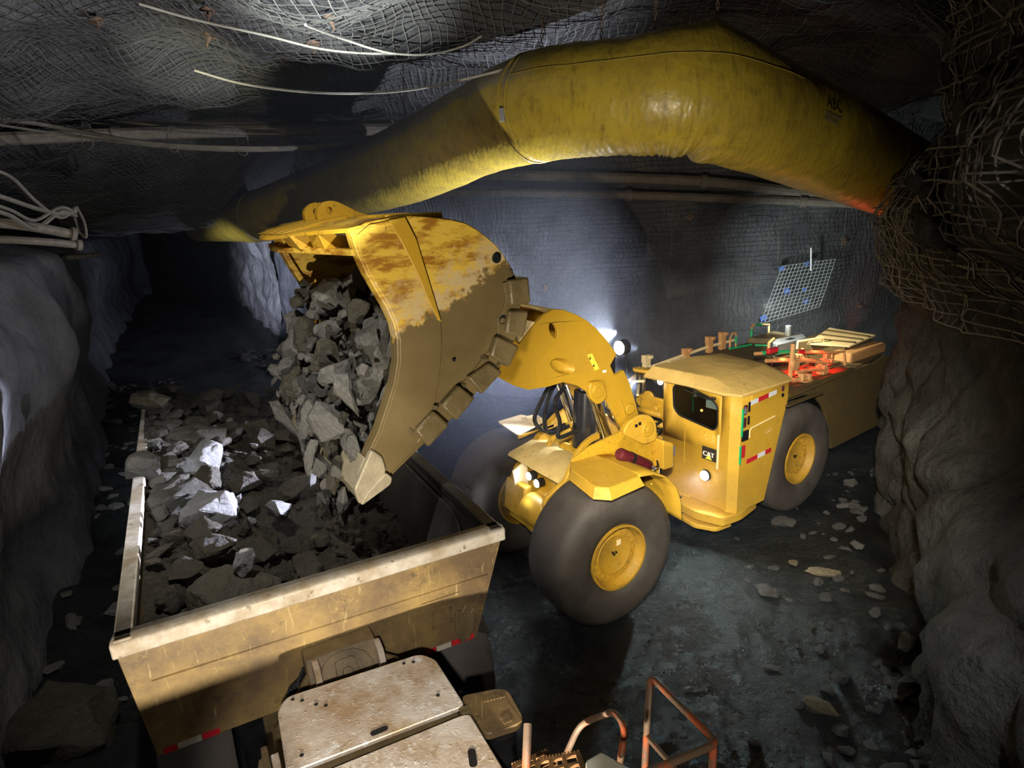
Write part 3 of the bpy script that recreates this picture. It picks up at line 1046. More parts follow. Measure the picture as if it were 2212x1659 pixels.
def at_raw(px, py, y):
    o0 = V((0, 0, CAM_H)); d_ = un(px, py, 1) - o0
    return o0 + d_*(y/d_.y)


pipe('service_pipe', [at_y(-60, 302, 12.4), at_y(300, 288, 12.8), at_y(600, 281, 13.1), at_y(850, 279, 13.4)], 0.115, M['pipe'],
     'thick dusty pipe crossing the meshed roof above the tunnel mouth', joints=(0.3, 0.72))
pipe('service_pipe', [at_y(200, 270, 12.9), at_y(600, 272, 13.2), at_y(850, 266, 13.5)], 0.075, M['pipe'],
     'thinner pipe lying just above the thick roof pipe, running behind the duct')
pipe('service_pipe', [at_y(930, 375, 16.0), at_y(1300, 383, 15.3), at_y(1530, 393, 15.1), at_raw(1700, 412, 15.0), at_raw(1860, 425, 15.0)], 0.12, M['pipe'],
     'upper of two brown pipes on the back wall below the duct bend', joints=(0.5,))
pipe('service_pipe', [at_y(900, 413, 16.0), at_y(1300, 420, 15.2), at_y(1650, 432, 15.0), at_raw(1800, 438, 14.9), at_raw(1920, 444, 14.9)], 0.10, M['pipe'],
     'lower of two brown pipes on the back wall below the duct bend', joints=(0.3, 0.62))
pipe('stub_pipe', [at_y(-40, 478, 8.9), at_y(60, 488, 9.2), at_y(158, 506, 9.6)], 0.07, M['pipe'], 'upper brown pipe stub ending in a flange above the left wall', flange=True)
pipe('stub_pipe', [at_y(-40, 515, 8.9), at_y(80, 521, 9.2), at_y(170, 529, 9.6)], 0.055, M['pipe'], 'lower brown pipe stub resting on top of the left wall', flange=True)
pipe('far_pipe', [at_y(140, 557, 15), at_y(215, 550, 16.5)], 0.06, M['pipe'], 'short dim pipe at the left of the dark tunnel mouth')
def cable(pts, r, mat, label, group=None, ties=()):
    return pipe('cable', pts, r, mat, label, 'cable', group, n=6)
cable([at_y(-50, 248, 11.0), at_y(100, 270, 11.2), at_y(300, 306, 11.4), at_y(470, 318, 11.6), at_y(640, 318, 11.9), at_y(800, 305, 12.2)], 0.035, M['cable_dark'], 'thick grey cable sagging below the roof pipes at upper left')
cable([at_y(-50, 262, 11.2), at_y(120, 288, 11.4), at_y(320, 314, 11.6), at_y(500, 325, 11.8), at_y(660, 322, 12.1), at_y(790, 312, 12.4)], 0.022, M['cable_dark'], 'thinner grey cable sagging lowest beneath the roof pipes')
cable([at_y(300, 8, 7.0), at_y(420, 42, 7.4), at_y(580, 78, 7.8), at_y(680, 103, 8.1), at_y(770, 114, 8.4), at_y(860, 116, 8.8)], 0.013, M['cable'], 'pale cable along the roof, first below the lit roof patch')
cable([at_y(660, 54, 7.6), at_y(740, 84, 8.0), at_y(840, 114, 8.4), at_y(930, 117, 8.8), at_y(1000, 100, 9.0), at_y(1040, 78, 9.2)], 0.013, M['cable'], 'pale cable hanging in a short loop right of the lit roof patch')
cable([at_y(420, 152, 8.6), at_y(520, 180, 8.7), at_y(640, 197, 8.7), at_y(760, 202, 8.6), at_y(880, 195, 8.5), at_y(1000, 172, 8.3), at_y(1145, 136, 8.0)], 0.015, M['cable'], 'long pale cable swagging from the roof to the duct coupling')
for k, (dy, a, b, c2) in enumerate(((0, 372, 432, 470), (14, 418, 446, 462), (28, 436, 470, 448), (36, 446, 486, 458))):
    cable([at_y(-50, a-14+dy*0.3, 8.4), at_y(20, a+8+dy*0.3, 8.7), at_y(75, b+dy*0.2, 9.2), at_y(130, c2, 9.6), at_y(165, 448 + 6*k, 9.9)], 0.024 + 0.008*(k % 2), M['cable_dark'],
          ['topmost cable of the tangled bundle at the left edge', 'second cable down in the tangled bundle at the left edge',
           'third cable down in the tangled bundle at the left edge', 'lowest cable of the tangled bundle, just over the pipe stub'][k])
cable([at_y(165, 446, 9.9), at_y(182, 480, 9.9), at_y(186, 512, 9.9), at_y(170, 500, 9.9), at_y(162, 470, 9.9)], 0.02, M['cable_dark'], 'cable loop hanging by the left end of the tunnel mouth')
def tie(px, py, y, label):
    c = at_y(px, py, y)
    mb = MB()
    mb.tube([c + V((0.10*math.sin(k*0.42), 0.04*math.cos(k*0.42), 0.22*math.cos(k*0.42) + 0.02*math.sin(k))) for k in range(15)], 0.007, 4, closed=True)
    tag(mb.build('wire_tie', M['cable_dark'], loc=c), label, 'wire')
tie(188, 296, 11.4, 'leftmost wire loop tying the sagging cables to the roof pipe')
tie(374, 302, 11.6, 'middle wire loop tying the sagging cables to the roof pipe')
tie(524, 310, 11.8, 'rightmost wire loop tying the sagging cables to the roof pipe')


def bolt(p, nrm, label, s=0.13):
    n = V(nrm).normalized(); x = n.orthogonal().normalized(); y = n.cross(x)
    c = V(p)
    o = tag(MB().obox(c, x*s*0.75, y*s*0.75, n*0.012).build('rock_bolt_plate', M['rust'], loc=c, bevel=0.008), label, 'rock bolt')
    MB().cyl(c, c + n*0.06, 0.028, 6).build('nut', M['rust'], o)
    MB().cyl(c, c + n*0.12, 0.013, 8).build('bolt_end', M['rust'], o)
    return o
def seat(px, py, label, s):
    o0 = V((0, 0, CAM_H)); h = ROCK.ray_cast(o0, un(px, py, 1) - o0)
    n = h[1] if h[1].dot(o0 - h[0]) > 0 else -h[1]
    bolt(h[0] + n*0.07, n, label, s)
for px, py, lb in ((452, 8, 'large rusty bolt plate on the roof at the top edge, left of the lit patch'),
                   (706, 20, 'reddish bolt plate in the bright patch of roof mesh'),
                   (455, 66, 'bolt plate on the roof beside the yellowish lit patch'),
                   (675, 82, 'small bolt plate hanging below the pale roof cables'),
                   (205, 30, 'dim bolt plate in the dark upper left corner of the roof')):
    seat(px, py, lb, 0.10)
for px, py, lb in ((1180, 622, 'bolt plate on the brightly lit wall above the loader boom'), (1490, 468, 'dim bolt plate on the back wall below the two pipes'),
                   (1850, 660, 'bolt plate on the pale lit wall right of the hanging mesh sheet'), (1820, 520, 'bolt plate on the back wall above the hanging mesh sheet')):
    seat(px, py, lb, 0.10)
# a rod and a bright loose mesh sheet hanging on the back wall
q = [at_y(1690, 575, 14.95), at_y(1805, 560, 15.0), at_y(1768, 662, 14.8), at_y(1645, 700, 14.7)]
c0 = (q[0]+q[1]+q[2]+q[3])/4
mb = MB()
def qp(u, w):
    return q[0]*(1-u)*(1-w) + q[1]*u*(1-w) + q[2]*u*w + q[3]*(1-u)*w + V((0, 0.05*math.sin(u*3+w*2), 0))
for i in range(15): mb.tube([qp(i/14, j/8) for j in range(9)], 0.008, 4)
for j in range(15): mb.tube([qp(i/8, j/14) for i in range(9)], 0.008, 4)
sheet = tag(mb.build('wire_mesh_sheet', M['bright_wire'], loc=c0, smooth=0), 'bright loose wire mesh sheet hanging on the back wall behind the loader', 'wire mesh')
for u, w, s in ((0.02, 0.05, 0.10), (0.5, 0.02, 0.09), (0.3, 0.5, 0.11), (0.62, 0.55, 0.08), (0.03, 0.92, 0.13), (0.72, 0.8, 0.09)):
    p = qp(u, w)
    MB().obox(p + V((0, 0.03, 0)), (s*0.6, 0, s*0.2), (0, 0.012, 0), (-s*0.15, 0, s*0.5)).build('blue_tag', M['blue_tag'], sheet, bevel=0.01)
pipe('steel_rod', [at_y(1752, 535, 14.95), at_y(1752, 585, 14.95)], 0.022, M['bright_wire'], 'short upright rod above the loose bright mesh sheet', 'rod')


# ================================================================== the haul truck in the foreground
truck = root_empty('haul_truck', TF(0, 0, 0), 'dirty underground haul truck in the foreground, its open bed being loaded with ore', 'truck')
Wd, ZT, ZB, LB_ = 2.71, 2.337, 1.40, 6.4
# front panel: trapezoid plate, narrower at the foot
MB().ext([TF(a, 0.0, z) for a, z in ((0.0, ZT-0.10), (Wd, ZT-0.10), (2.43, ZB), (0.09, ZB))],
         [TF(a, 0.07, z) for a, z in ((0.0, ZT-0.10), (Wd, ZT-0.10), (2.43, ZB), (0.09, ZB))]).build('bed_front_panel', M['bed'], truck, bevel=0.006)
fp = bpy.data.objects['bed_front_panel']
MB().ext([TF(a, -0.012, z) for a, z in ((0.155, 1.975), (2.555, 1.945), (2.55, 1.925), (0.16, 1.955))],
         [TF(a, 0.01, z) for a, z in ((0.155, 1.985), (2.555, 1.955), (2.55, 1.915), (0.16, 1.945))]).build('pressed_crease', M['bed'], fp)
# top rim: box rails with scoured edges
rim = MB()
rim.add([TF(a, b, z) for a, b, z in ((-0.02, -0.035, ZT-0.12), (Wd+0.02, -0.035, ZT-0.12), (Wd+0.02, -0.035, ZT-0.02), (-0.02, -0.035, ZT-0.02),
                                     (-0.02, 0.0, ZT), (Wd+0.02, 0.0, ZT), (Wd, 0.10, ZT), (0.0, 0.10, ZT), (0.02, 0.10, ZT-0.12), (Wd-0.02, 0.10, ZT-0.12))],
        [(0, 1, 2, 3), (3, 2, 5, 4), (4, 5, 6, 7), (7, 6, 9, 8), (8, 9, 1, 0), (0, 3, 4, 7, 8), (1, 9, 6, 5, 2)])
rim.build('front_rim', M['rim_steel'], truck, bevel=0.012)


def side(sgn, a0, a1, name):
    mb = MB()
    i = 0.065*(1 if sgn < 0 else -1)
    mb.ext([TF(a0, 0.03, ZT-0.06), TF(a0+i, 0.03, ZT-0.06), TF(a1+i, 0.03, ZB), TF(a1, 0.03, ZB)],
           [TF(a0+0.02*(-sgn), LB_, ZT-0.06), TF(a0+i+0.02*(-sgn), LB_, ZT-0.06), TF(a1+i, LB_, ZB), TF(a1, LB_, ZB)])
    o = mb.build(name, M['bed_inside'] if sgn > 0 else M['truck_dark'], truck, bevel=0.005)
    r = MB()
    w = 0.11*(1 if sgn < 0 else -1)
    r.ext([TF(a0, -0.02, ZT), TF(a0+w, -0.02, ZT), TF(a0+w, -0.02, ZT-0.085), TF(a0, -0.02, ZT-0.085)],
          [TF(a0, LB_, ZT), TF(a0+w, LB_, ZT), TF(a0+w, LB_, ZT-0.085), TF(a0, LB_, ZT-0.085)])
    r.build('side_rim', M['rim_steel'] if sgn < 0 else M['bed_inside'], o, bevel=0.012)
    return o
sl = side(-1, 0.0, 0.12, 'bed_side_wall')
sr = side(1, Wd, 2.43, 'bed_side_wall')
# liner plate inside the right wall, with its cut-away front corner, and two lifting eyes
lin = MB()
pl = [(0.75, 2.20), (0.55, 2.13), (0.32, 1.93), (0.26, 1.55), (5.9, 1.55), (5.9, 2.20)]
def on_right(b, z, off):
    t = (ZT-z)/(ZT-ZB)
    return TF(Wd - 0.07 - 0.28*t - off, b, z)
lin.ext([on_right(b, z, 0.0) for b, z in pl], [on_right(b, z, 0.025) for b, z in pl])
lin.build('wear_liner', M['bed_inside'], sr, bevel=0.006)
for b, z in ((0.30, 2.16), (0.62, 1.98)):
    MB().obox(on_right(b, z, 0.02), TF.u*0.02, TF.v*0.035, V((0, 0, 0.06))).build('lifting_eye', M['bed_inside'], sr, bevel=0.012)
MB().ext([TF(a, 0.05, z) for a, z in ((0.12, ZB), (2.43, ZB), (2.43, ZB+0.06), (0.12, ZB+0.06))],
         [TF(a, LB_, z) for a, z in ((0.12, ZB), (2.43, ZB), (2.43, ZB+0.06), (0.12, ZB+0.06))]).build('bed_floor', M['bed_inside'], truck)
# welded plate, number and patch low on the right of the front panel
wp = MB()
for z, a0, a1 in ((1.86, 1.98, 2.30), (1.80, 2.02, 2.26)):
    wp.box(TF, a0, a1, -0.012, 0.0, z, z+0.014)
for a, z, w, h in ((2.06, 1.62, 0.012, 0.14), (2.22, 1.62, 0.012, 0.14), (2.06, 1.75, 0.17, 0.012), (2.06, 1.62, 0.17, 0.012)):
    wp.box(TF, a, a+w, -0.01, 0.0, z, z+h)
wp.build('welded_plate', M['bed'], fp)
MB().prism(TF, [(2.24, 1.53), (2.26, 1.72), (2.31, 1.69), (2.35, 1.75), (2.385, 1.66), (2.42, 1.70), (2.40, 1.50), (2.36, 1.42), (2.28, 1.41)], -0.02, 0.01).build('torn_patch', M['truck_dark'], fp, bevel=0.008)
for nm, mt, a0, a1 in (('reflector_strip', 'red_tape', 0.13, 0.21), ('reflector_strip', 'grey_tape', 0.215, 0.36), ('reflector_strip', 'red_tape', 0.365, 0.475),
                       ('reflector_strip', 'red_tape', 1.98, 2.07), ('reflector_strip', 'grey_tape', 2.075, 2.20), ('reflector_strip', 'red_tape', 2.205, 2.40)):
    MB().box(TF, a0, a1, -0.008, 0.0, 1.405, 1.448).build(nm, M[mt], fp)
# frame, tail and wheels beneath the bed
MB().box(TF, 0.58, 2.05, 0.25, 5.9, 0.62, 1.36).build('underbody_cover', M['black_steel'], truck, bevel=0.03)  # black box added to keep the space under the bed dark
MB().box(TF, 0.75, 1.75, -3.4, 6.2, 0.75, 1.25).build('chassis', M['truck_dark'], truck, bevel=0.02)
for b in (0.9, 4.4):
    for a in (0.28, 2.42):
        c = TF(a, b, 0.72)
        MB().lathe(c, TF.u, [(0.36, -0.2), (0.5, -0.26), (0.68, -0.25), (0.72, -0.18), (0.72, 0.18), (0.68, 0.25), (0.5, 0.26), (0.36, 0.2)], 36, closed=True).build('tyre', M['rubber'], truck)
for a in (0.28, 2.42):
    c = TF(a, -3.0, 0.72)
    MB().lathe(c, TF.u, [(0.36, -0.2), (0.5, -0.26), (0.68, -0.25), (0.72, -0.18), (0.72, 0.18), (0.68, 0.25), (0.5, 0.26), (0.36, 0.2)], 36, closed=True).build('tyre', M['rubber'], truck)
# tipping bracket between bed and deck
br = MB()
bpf = [(-0.42, 1.44), (-0.42, 1.48), (-0.13, 1.83), (0.0, 1.84), (0.0, 1.44)]
br.cross(TF, bpf, 1.07, 1.57)
bk = br.build('hitch_bracket', M['truck_dark'], truck, bevel=0.012)
nrm = (TF.v*-0.77 + V((0, 0, 0.64))).normalized()
sd = TF.u; up_ = (TF.v*0.64 + V((0, 0, 0.77))).normalized()
kc = TF(1.33, -0.215, 1.727)
def on_face(x, y, h=0.0):
    return kc + sd*x + up_*y + nrm*h
arch_ = [(-0.19, -0.16), (-0.19, -0.02), (-0.15, 0.06), (-0.08, 0.105), (0.0, 0.115), (0.08, 0.105), (0.15, 0.06), (0.19, -0.02), (0.19, -0.16)]
ap = MB().ext([on_face(x, y, 0.0) for x, y in arch_], [on_face(x, y, 0.018) for x, y in arch_]).build('keeper_plate', M['truck_dark'], bk, bevel=0.005)
oct_ = rounded([(-0.075, -0.085), (0.075, -0.085), (0.075, 0.06), (-0.075, 0.06)], 0.035, 2)
o = MB().ext([on_face(x, y, 0.018) for x, y in oct_], [on_face(x, y, 0.036) for x, y in oct_]).build('pin_keeper', M['truck_dark'], bk, bevel=0.004)
MB().cyl(on_face(0, -0.035, 0.03), on_face(0, -0.035, 0.055), 0.036, 20).build('pin_head', M['truck_dark'], o, bevel=0.005)
MB().cyl(on_face(0, -0.035, 0.05), on_face(0, -0.035, 0.062), 0.016, 8).build('pin_bolt', M['truck_dark'], o)
MB().cyl(on_face(0, 0.03, 0.03), on_face(0, 0.03, 0.048), 0.02, 6).build('keeper_bolt', M['truck_dark'], o)
for a in (1.13, 1.57):
    MB().prism(Fr(*TF(a, -0.27, 0).xy, TF.ang + PI/2), rounded([(-0.07, 1.45), (0.16, 1.45), (0.16, 1.80), (0.08, 1.85), (-0.02, 1.82), (-0.07, 1.72)], 0.03), -0.022, 0.022).build('hitch_ear', M['deck'], bk, bevel=0.006)
MB().prism(TF, [(0.80, 1.40), (1.06, 1.74), (1.08, 1.74), (1.08, 1.40)], -0.20, -0.16).build('bracket_gusset', M['truck_dark'], bk, bevel=0.005)
MB().prism(TF, [(1.57, 1.72), (1.58, 1.72), (1.72, 1.62), (1.72, 1.40), (1.57, 1.40)], -0.20, -0.16).build('bracket_gusset', M['truck_dark'], bk, bevel=0.005)
for k in range(4):
    MB().tube(spline([TF(1.06, -0.10, 1.75-0.03*k), TF(1.0 - 0.02*k, -0.16, 1.66), TF(1.02 - 0.03*k, -0.25, 1.50), TF(1.06, -0.35, 1.35)], 6), 0.012, 8).build('brake_hose', M['hose'], bk)


# deck plates over the front frame
def plate(poly, z, th, mat, name, r=0.05, par=None):
    return MB().slab(TF, rounded(poly, r), z-th, z).build(name, mat, par or truck, bevel=0.008)


def slot(o, a, b, z, ln, wd, rot, mat):
    c, s = math.cos(rot), math.sin(rot)
    pts = []
    for k in range(20):
        t = 2*PI*k/20
        x = (ln-wd)/2*(1 if math.cos(t) > 0 else -1) + wd/2*math.cos(t)
        y = wd/2*math.sin(t)
        pts.append((a + x*c - y*s, b + x*s + y*c))
    MB().slab(TF, pts, z-0.03, z+0.002).build('hand_slot', mat, o)
p1 = plate([(0.83, -0.60), (0.90, -0.51), (1.77, -0.57), (1.84, -0.68), (1.845, -1.165), (0.805, -1.115)], 1.90, 0.03, M['deck'], 'deck_plate')
slot(p1, 1.33, -1.085, 1.90, 0.105, 0.04, 0.0, M['black'])
for a, b in ((0.98, -0.60), (0.93, -0.56), (1.70, -0.63), (1.64, -0.61), (1.1, -0.72), (1.05, -0.68), (1.73, -1.0), (0.90, -1.03)):
    MB().disc(TF(a, b, 1.90), (0, 0, 1), 0.012, 10, 0.003).build('bolt_hole', M['black'], p1)
p2 = plate([(0.80, -1.20), (1.79, -1.225), (1.84, -1.245), (1.83, -2.15), (0.77, -2.15)], 1.905, 0.03, M['deck'], 'deck_plate', 0.02)
slot(p2, 1.72, -1.54, 1.905, 0.125, 0.045, 1.25, M['black'])
p3 = plate([(1.86, -1.05), (2.09, -1.115), (2.14, -1.17), (2.115, -1.40), (2.06, -1.44), (1.86, -1.41)], 1.88, 0.05, M['bed'], 'deck_wing_plate', 0.04)
tr = MB()
for k in range(8):
    tr.box(TF, 1.99 + 0.014*(k % 4), 1.996 + 0.014*(k % 4), -1.40 + 0.035*(k//4), -1.375 + 0.035*(k//4), 1.88, 1.886)
    tr.box(TF, 1.94 + 0.02*k, 1.952 + 0.02*k, -1.18 - 0.004*k, -1.172 - 0.004*k, 1.88, 1.886)
tr.box(TF, 1.90, 2.09, -1.43, -1.15, 1.878, 1.8815)
tr.build('tread_pattern', M['bed'], p3)
# unseen left slab added to shade the foot of the bed panel
MB().slab(TF, rounded([(-0.25, -1.95), (0.70, -1.95), (0.70, -2.9), (-0.25, -2.9)], 0.08), 1.25, 2.0).build('unseen_bonnet', M['truck_dark'], truck, bevel=0.03)
MB().slab(TF, rounded([(0.78, -2.15), (1.95, -2.15), (1.95, -2.9), (0.78, -2.9)], 0.05), 1.25, 1.90).build('unseen_bonnet', M['truck_dark'], truck, bevel=0.03)
# body under the plates
MB().slab(TF, [(0.86, -0.62), (1.80, -0.68), (1.80, -2.3), (0.83, -2.3)], 1.15, 1.86).build('deck_frame', M['truck_dark'], truck, bevel=0.01)
MB().box(TF, 1.80, 1.86, -1.22, -1.16, 1.78, 1.90).build('plate_hinge', M['truck_dark'], p1, bevel=0.005)
MB().cyl(TF(1.98, -1.36, 0.95), TF(1.98, -1.36, 1.83), 0.095, 24).build('air_cleaner', M['black_steel'], truck)
MB().tube([TF(2.085, -1.33, 0.9), TF(2.085, -1.33, 1.70), TF(2.06, -1.30, 1.82)], 0.012, 8).build('guard_rod', M['grey_metal'], truck)
# left of the deck: bent brackets, a pale box corner
MB().prism(Fr(*TF(0.72, 0, 0).xy, TF.ang + PI/2), [(-0.78, 1.84), (-0.88, 1.88), (-1.7, 1.72), (-1.7, 1.3), (-0.8, 1.3)], -0.02, 0.02).build('side_bracket', M['truck_dark'], truck, bevel=0.008)
MB().ext([TF(0.46, -1.75, 1.60), TF(0.68, -0.86, 1.83), TF(0.74, -0.86, 1.86), TF(0.74, -1.75, 1.86)], [TF(0.46, -1.75, 1.57), TF(0.68, -0.86, 1.80), TF(0.74, -0.86, 1.83), TF(0.74, -1.75, 1.83)]).build('sloping_guard', M['truck_dark'], truck, bevel=0.006)
MB().box(TF, 0.745, 0.79, -1.75, -0.90, 1.55, 1.87).build('side_rail', M['deck'], truck, bevel=0.006)
MB().ext([TF(0.66, -1.07, 1.90), TF(0.735, -1.04, 1.90), TF(0.74, -1.13, 1.90)], [TF(0.66, -1.07, 1.88), TF(0.735, -1.04, 1.88), TF(0.74, -1.13, 1.88)]).build('torn_tab', M['white_tape'], truck)
MB().slab(TF, rounded([(0.60, -1.27), (0.715, -1.22), (0.715, -1.6), (0.58, -1.6)], 0.04), 1.80, 1.90).build('pale_box', M['pale_panel'], truck, bevel=0.012)
MB().cyl(TF(0.745, -1.13, 1.90), TF(0.80, -1.15, 1.91), 0.016, 12).build('clamp_bolt', M['grey_metal'], truck)


# orange handrails, serrated steps at the lower right
def tf_at(px, py, a):
    """measured line of sight onto the truck's plane a = const"""
    o0 = V((0, 0, CAM_H)); d = un(px, py, 1) - o0
    t = (TF(a, 0, 0) - o0).dot(TF.u)/d.dot(TF.u)
    return o0 + d*t
def bent(pts, r, name, n=12, rad_=0.06):
    P = [V(p) for p in pts]; out = [P[0]]
    for i in range(1, len(P)-1):
        d0, d1 = P[i-1]-P[i], P[i+1]-P[i]
        k = min(rad_, d0.length*0.4, d1.length*0.4)
        s, e = P[i] + d0.normalized()*k, P[i] + d1.normalized()*k
        for j in range(6):
            t = j/5
            out.append(s*(1-t)**2 + P[i]*2*t*(1-t) + e*t*t)
    out.append(P[-1])
    return MB().tube(out, r, n).build(name, M['rail'], truck)
a_ = 2.55
def R_(px, py, t): return un(px, py, t)
h1 = bent([R_(1391, 1700, 2.95), R_(1396, 1600, 3.02), R_(1404, 1460, 3.12), R_(1551, 1606, 2.62), R_(1400, 1668, 2.45), R_(1330, 1700, 2.35)], 0.0165, 'handrail', rad_=0.05)
MB().tube([R_(1398, 1592, 3.02), R_(1445, 1645, 2.85), R_(1470, 1680, 2.75)], 0.013, 10).build('rail_brace', M['rail'], h1)
MB().tube([R_(1541, 1612, 2.62), R_(1536, 1700, 2.6)], 0.0165, 10).build('rail_post', M['rail'], h1)
bent([R_(1222, 1632, 3.05), R_(1252, 1565, 3.1), R_(1325, 1536, 2.95), R_(1350, 1570, 2.85), R_(1333, 1700, 2.75)], 0.0155, 'handrail', rad_=0.07)
bent([R_(1135, 1700, 2.5), R_(1138, 1620, 2.56), R_(1140, 1564, 2.62)], 0.0175, 'handrail')


def step(quad, name):
    P0, P1, P2, P3 = [V(p) for p in quad]
    mb = MB()
    def q(u, w, dz=0):
        return P0*(1-u)*(1-w) + P1*u*(1-w) + P2*u*w + P3*(1-u)*w + V((0, 0, dz))
    def bar(u0, w0, u1, w1, th=0.02):
        mb.ext([q(u0, w0), q(u1, w0), q(u1, w1), q(u0, w1)], [q(u0, w0, -th), q(u1, w0, -th), q(u1, w1, -th), q(u0, w1, -th)])
    for u in (0, 0.28, 0.58, 0.90): bar(u, 0, u+0.09, 1)
    for w in (0, 0.30, 0.62, 0.92): bar(0, w, 1, w+0.07)
    o = mb.build(name, M['grating'], truck)
    te = MB()
    n = 14
    for j in range(n):
        for (ua, wa, ub, wb_) in ((j/n, 0, (j+0.55)/n, 0.03), (0.97, j/n, 1.0, (j+0.55)/n)):
            te.ext([q(ua, wa), q(ub, wa), q(ub, wb_), q(ua, wb_)], [q(ua, wa, 0.012), q(ub, wa, 0.012), q(ub, wb_, 0.012), q(ua, wb_, 0.012)])
    te.build('step_teeth', M['grating'], o)
step([R_(1158, 1640, 2.85), R_(1252, 1623, 2.9), R_(1275, 1690, 2.7), R_(1160, 1720, 2.65)], 'grating_step')
step([R_(1105, 1652, 3.0), R_(1180, 1621, 3.08), R_(1205, 1650, 2.98), R_(1110, 1690, 2.9)], 'grating_step')
MB().ext([R_(1265, 1640, 2.75), R_(1298, 1622, 2.8), R_(1370, 1662, 2.7), R_(1370, 1720, 2.6), R_(1265, 1720, 2.6)],
         [p - V((0, 0, 0.03)) for p in (R_(1265, 1640, 2.75), R_(1298, 1622, 2.8), R_(1370, 1662, 2.7), R_(1370, 1720, 2.6), R_(1265, 1720, 2.6))]).build('pale_cover', M['pale_panel'], truck, bevel=0.012)
MB().box(TF, 1.5, 2.6, -3.3, -2.6, 1.0, 1.3).build('step_frame', M['truck_dark'], truck)

# ================================================================== the ore in the bed
def load_z(a, b):
    return 2.00 + 0.085*b - 0.24*a + 0.10*NZ.noise(V((a*1.7, b*1.7, 3)))
def cobble(a, b):
    d = NZ.voronoi(V((a*7.5, b*7.5, 1.0)))[0]
    d2 = NZ.voronoi(V((a*17, b*17, 4.0)))[0]
    return 0.055*min(1, (d[1]-d[0])*1.4) + 0.022*min(1, (d2[1]-d2[0])*1.5) - 0.04 + 0.02*fbm((a*6, b*6, 1), 3)
def load_fn(u, w):
    b = 0.08 + w*6.1
    z = load_z(0.07 + u*2.5, b) + cobble(0.07 + u*2.5, b)
    return TF(0.09 + u*2.52 - 0.02, b, z)
tag(MB().grid(load_fn, 150, 330).build('ore_fines', M['fines'], loc=TF(1.3, 3, 1.9), smooth=40, fix=False), 'dark wet fine ore filling the truck bed between the bigger rocks', 'broken ore', kind='stuff')

random.seed(21)
def bed_rock(name, a, b, size, mat, label, dz=0.25, rot=None, hi=True, group=None, squash=(1, 1, 1), pick=None):
    return rock(name, TF(a, b, load_z(a, b) + size*dz), size, mat, rot, label, group=group, hi=hi, squash=squash, pick=pick)
bed_rock('boulder', 0.66, 2.16, 0.32, M['rock_pale'], 'large pale angular boulder in front of the falling ore, its top brightly lit', 0.35, (0.3, 0.2, 0.5), pick=2)
bed_rock('boulder', 1.23, 1.86, 0.28, M['rock_pale'], 'pale pointed boulder landing at the foot of the falling ore', 0.95, (0.1, 0.5, 2.1), pick=5)
bed_rock('boulder', 0.70, 3.28, 0.34, M['rock_pale'], 'rounded pale boulder in the left middle of the load', 0.45, (0.9, 0.1, 0.3), pick=0)
bed_rock('boulder', 0.72, 0.66, 0.40, M['rock_dark'], 'biggest dark boulder against the inside of the bed front panel', 0.35, (0.2, 0.15, 0.3), pick=1)
bed_rock('rock', 0.82, 0.66, 0.14, M['rock_pale'], 'pale broken chip on top of the biggest dark boulder', 2.9, pick=3)
bed_rock('rock', 1.46, 1.52, 0.085, M['rock_brown'], 'small yellowish rock alone right of the fallen boulders', 0.8, pick=4)
bed_rock('boulder', 0.20, 4.75, 0.26, M['rock_dark'], 'dark block sitting on the left rim at the far end of the bed', 1.0, (0.1, 0.2, 0.4), pick=6)
bed_rock('boulder', 0.10, 3.0, 0.22, M['rock_dark'], 'dark rock leaning out over the left rim of the bed', 0.9, (0.4, 0.8, 0.2), pick=7)
bed_rock('boulder', 0.42, 2.55, 0.40, M['rock_dark'], 'broad flat dark slab left of the pale boulders', 0.15, (0.15, 0.1, 0.9), squash=(1, .8, .5), pick=2)
bed_rock('boulder', 0.62, 4.2, 0.42, M['rock_dark'], 'broad dark slab at the back left of the load', 0.2, (0.25, 0.1, 0.2), squash=(1, .9, .6), pick=3)
for k, (a, b, s) in enumerate(((0.80, 2.35, 0.10), (0.90, 2.42, 0.10), (0.86, 2.22, 0.085), (0.97, 2.08, 0.05), (1.0, 2.0, 0.05), (0.93, 5.0, 0.10), (0.84, 4.95, 0.06), (0.83, 4.4, 0.09), (1.22, 4.5, 0.10), (1.25, 3.9, 0.11), (1.33, 4.0, 0.06), (1.36, 3.8, 0.05), (1.2, 3.7, 0.05), (1.05, 4.75, 0.07))):
    bed_rock('rock', a, b, s, M['rock_pale'], 'small pale stone lying on the dark load in the truck bed', 0.9, group='pale stones on the load')
GR = 'dark rocks in the truck bed'
LBL = 'dark wet rock lying in the load of ore in the truck bed'
n = 0
tries = 0
placed = []
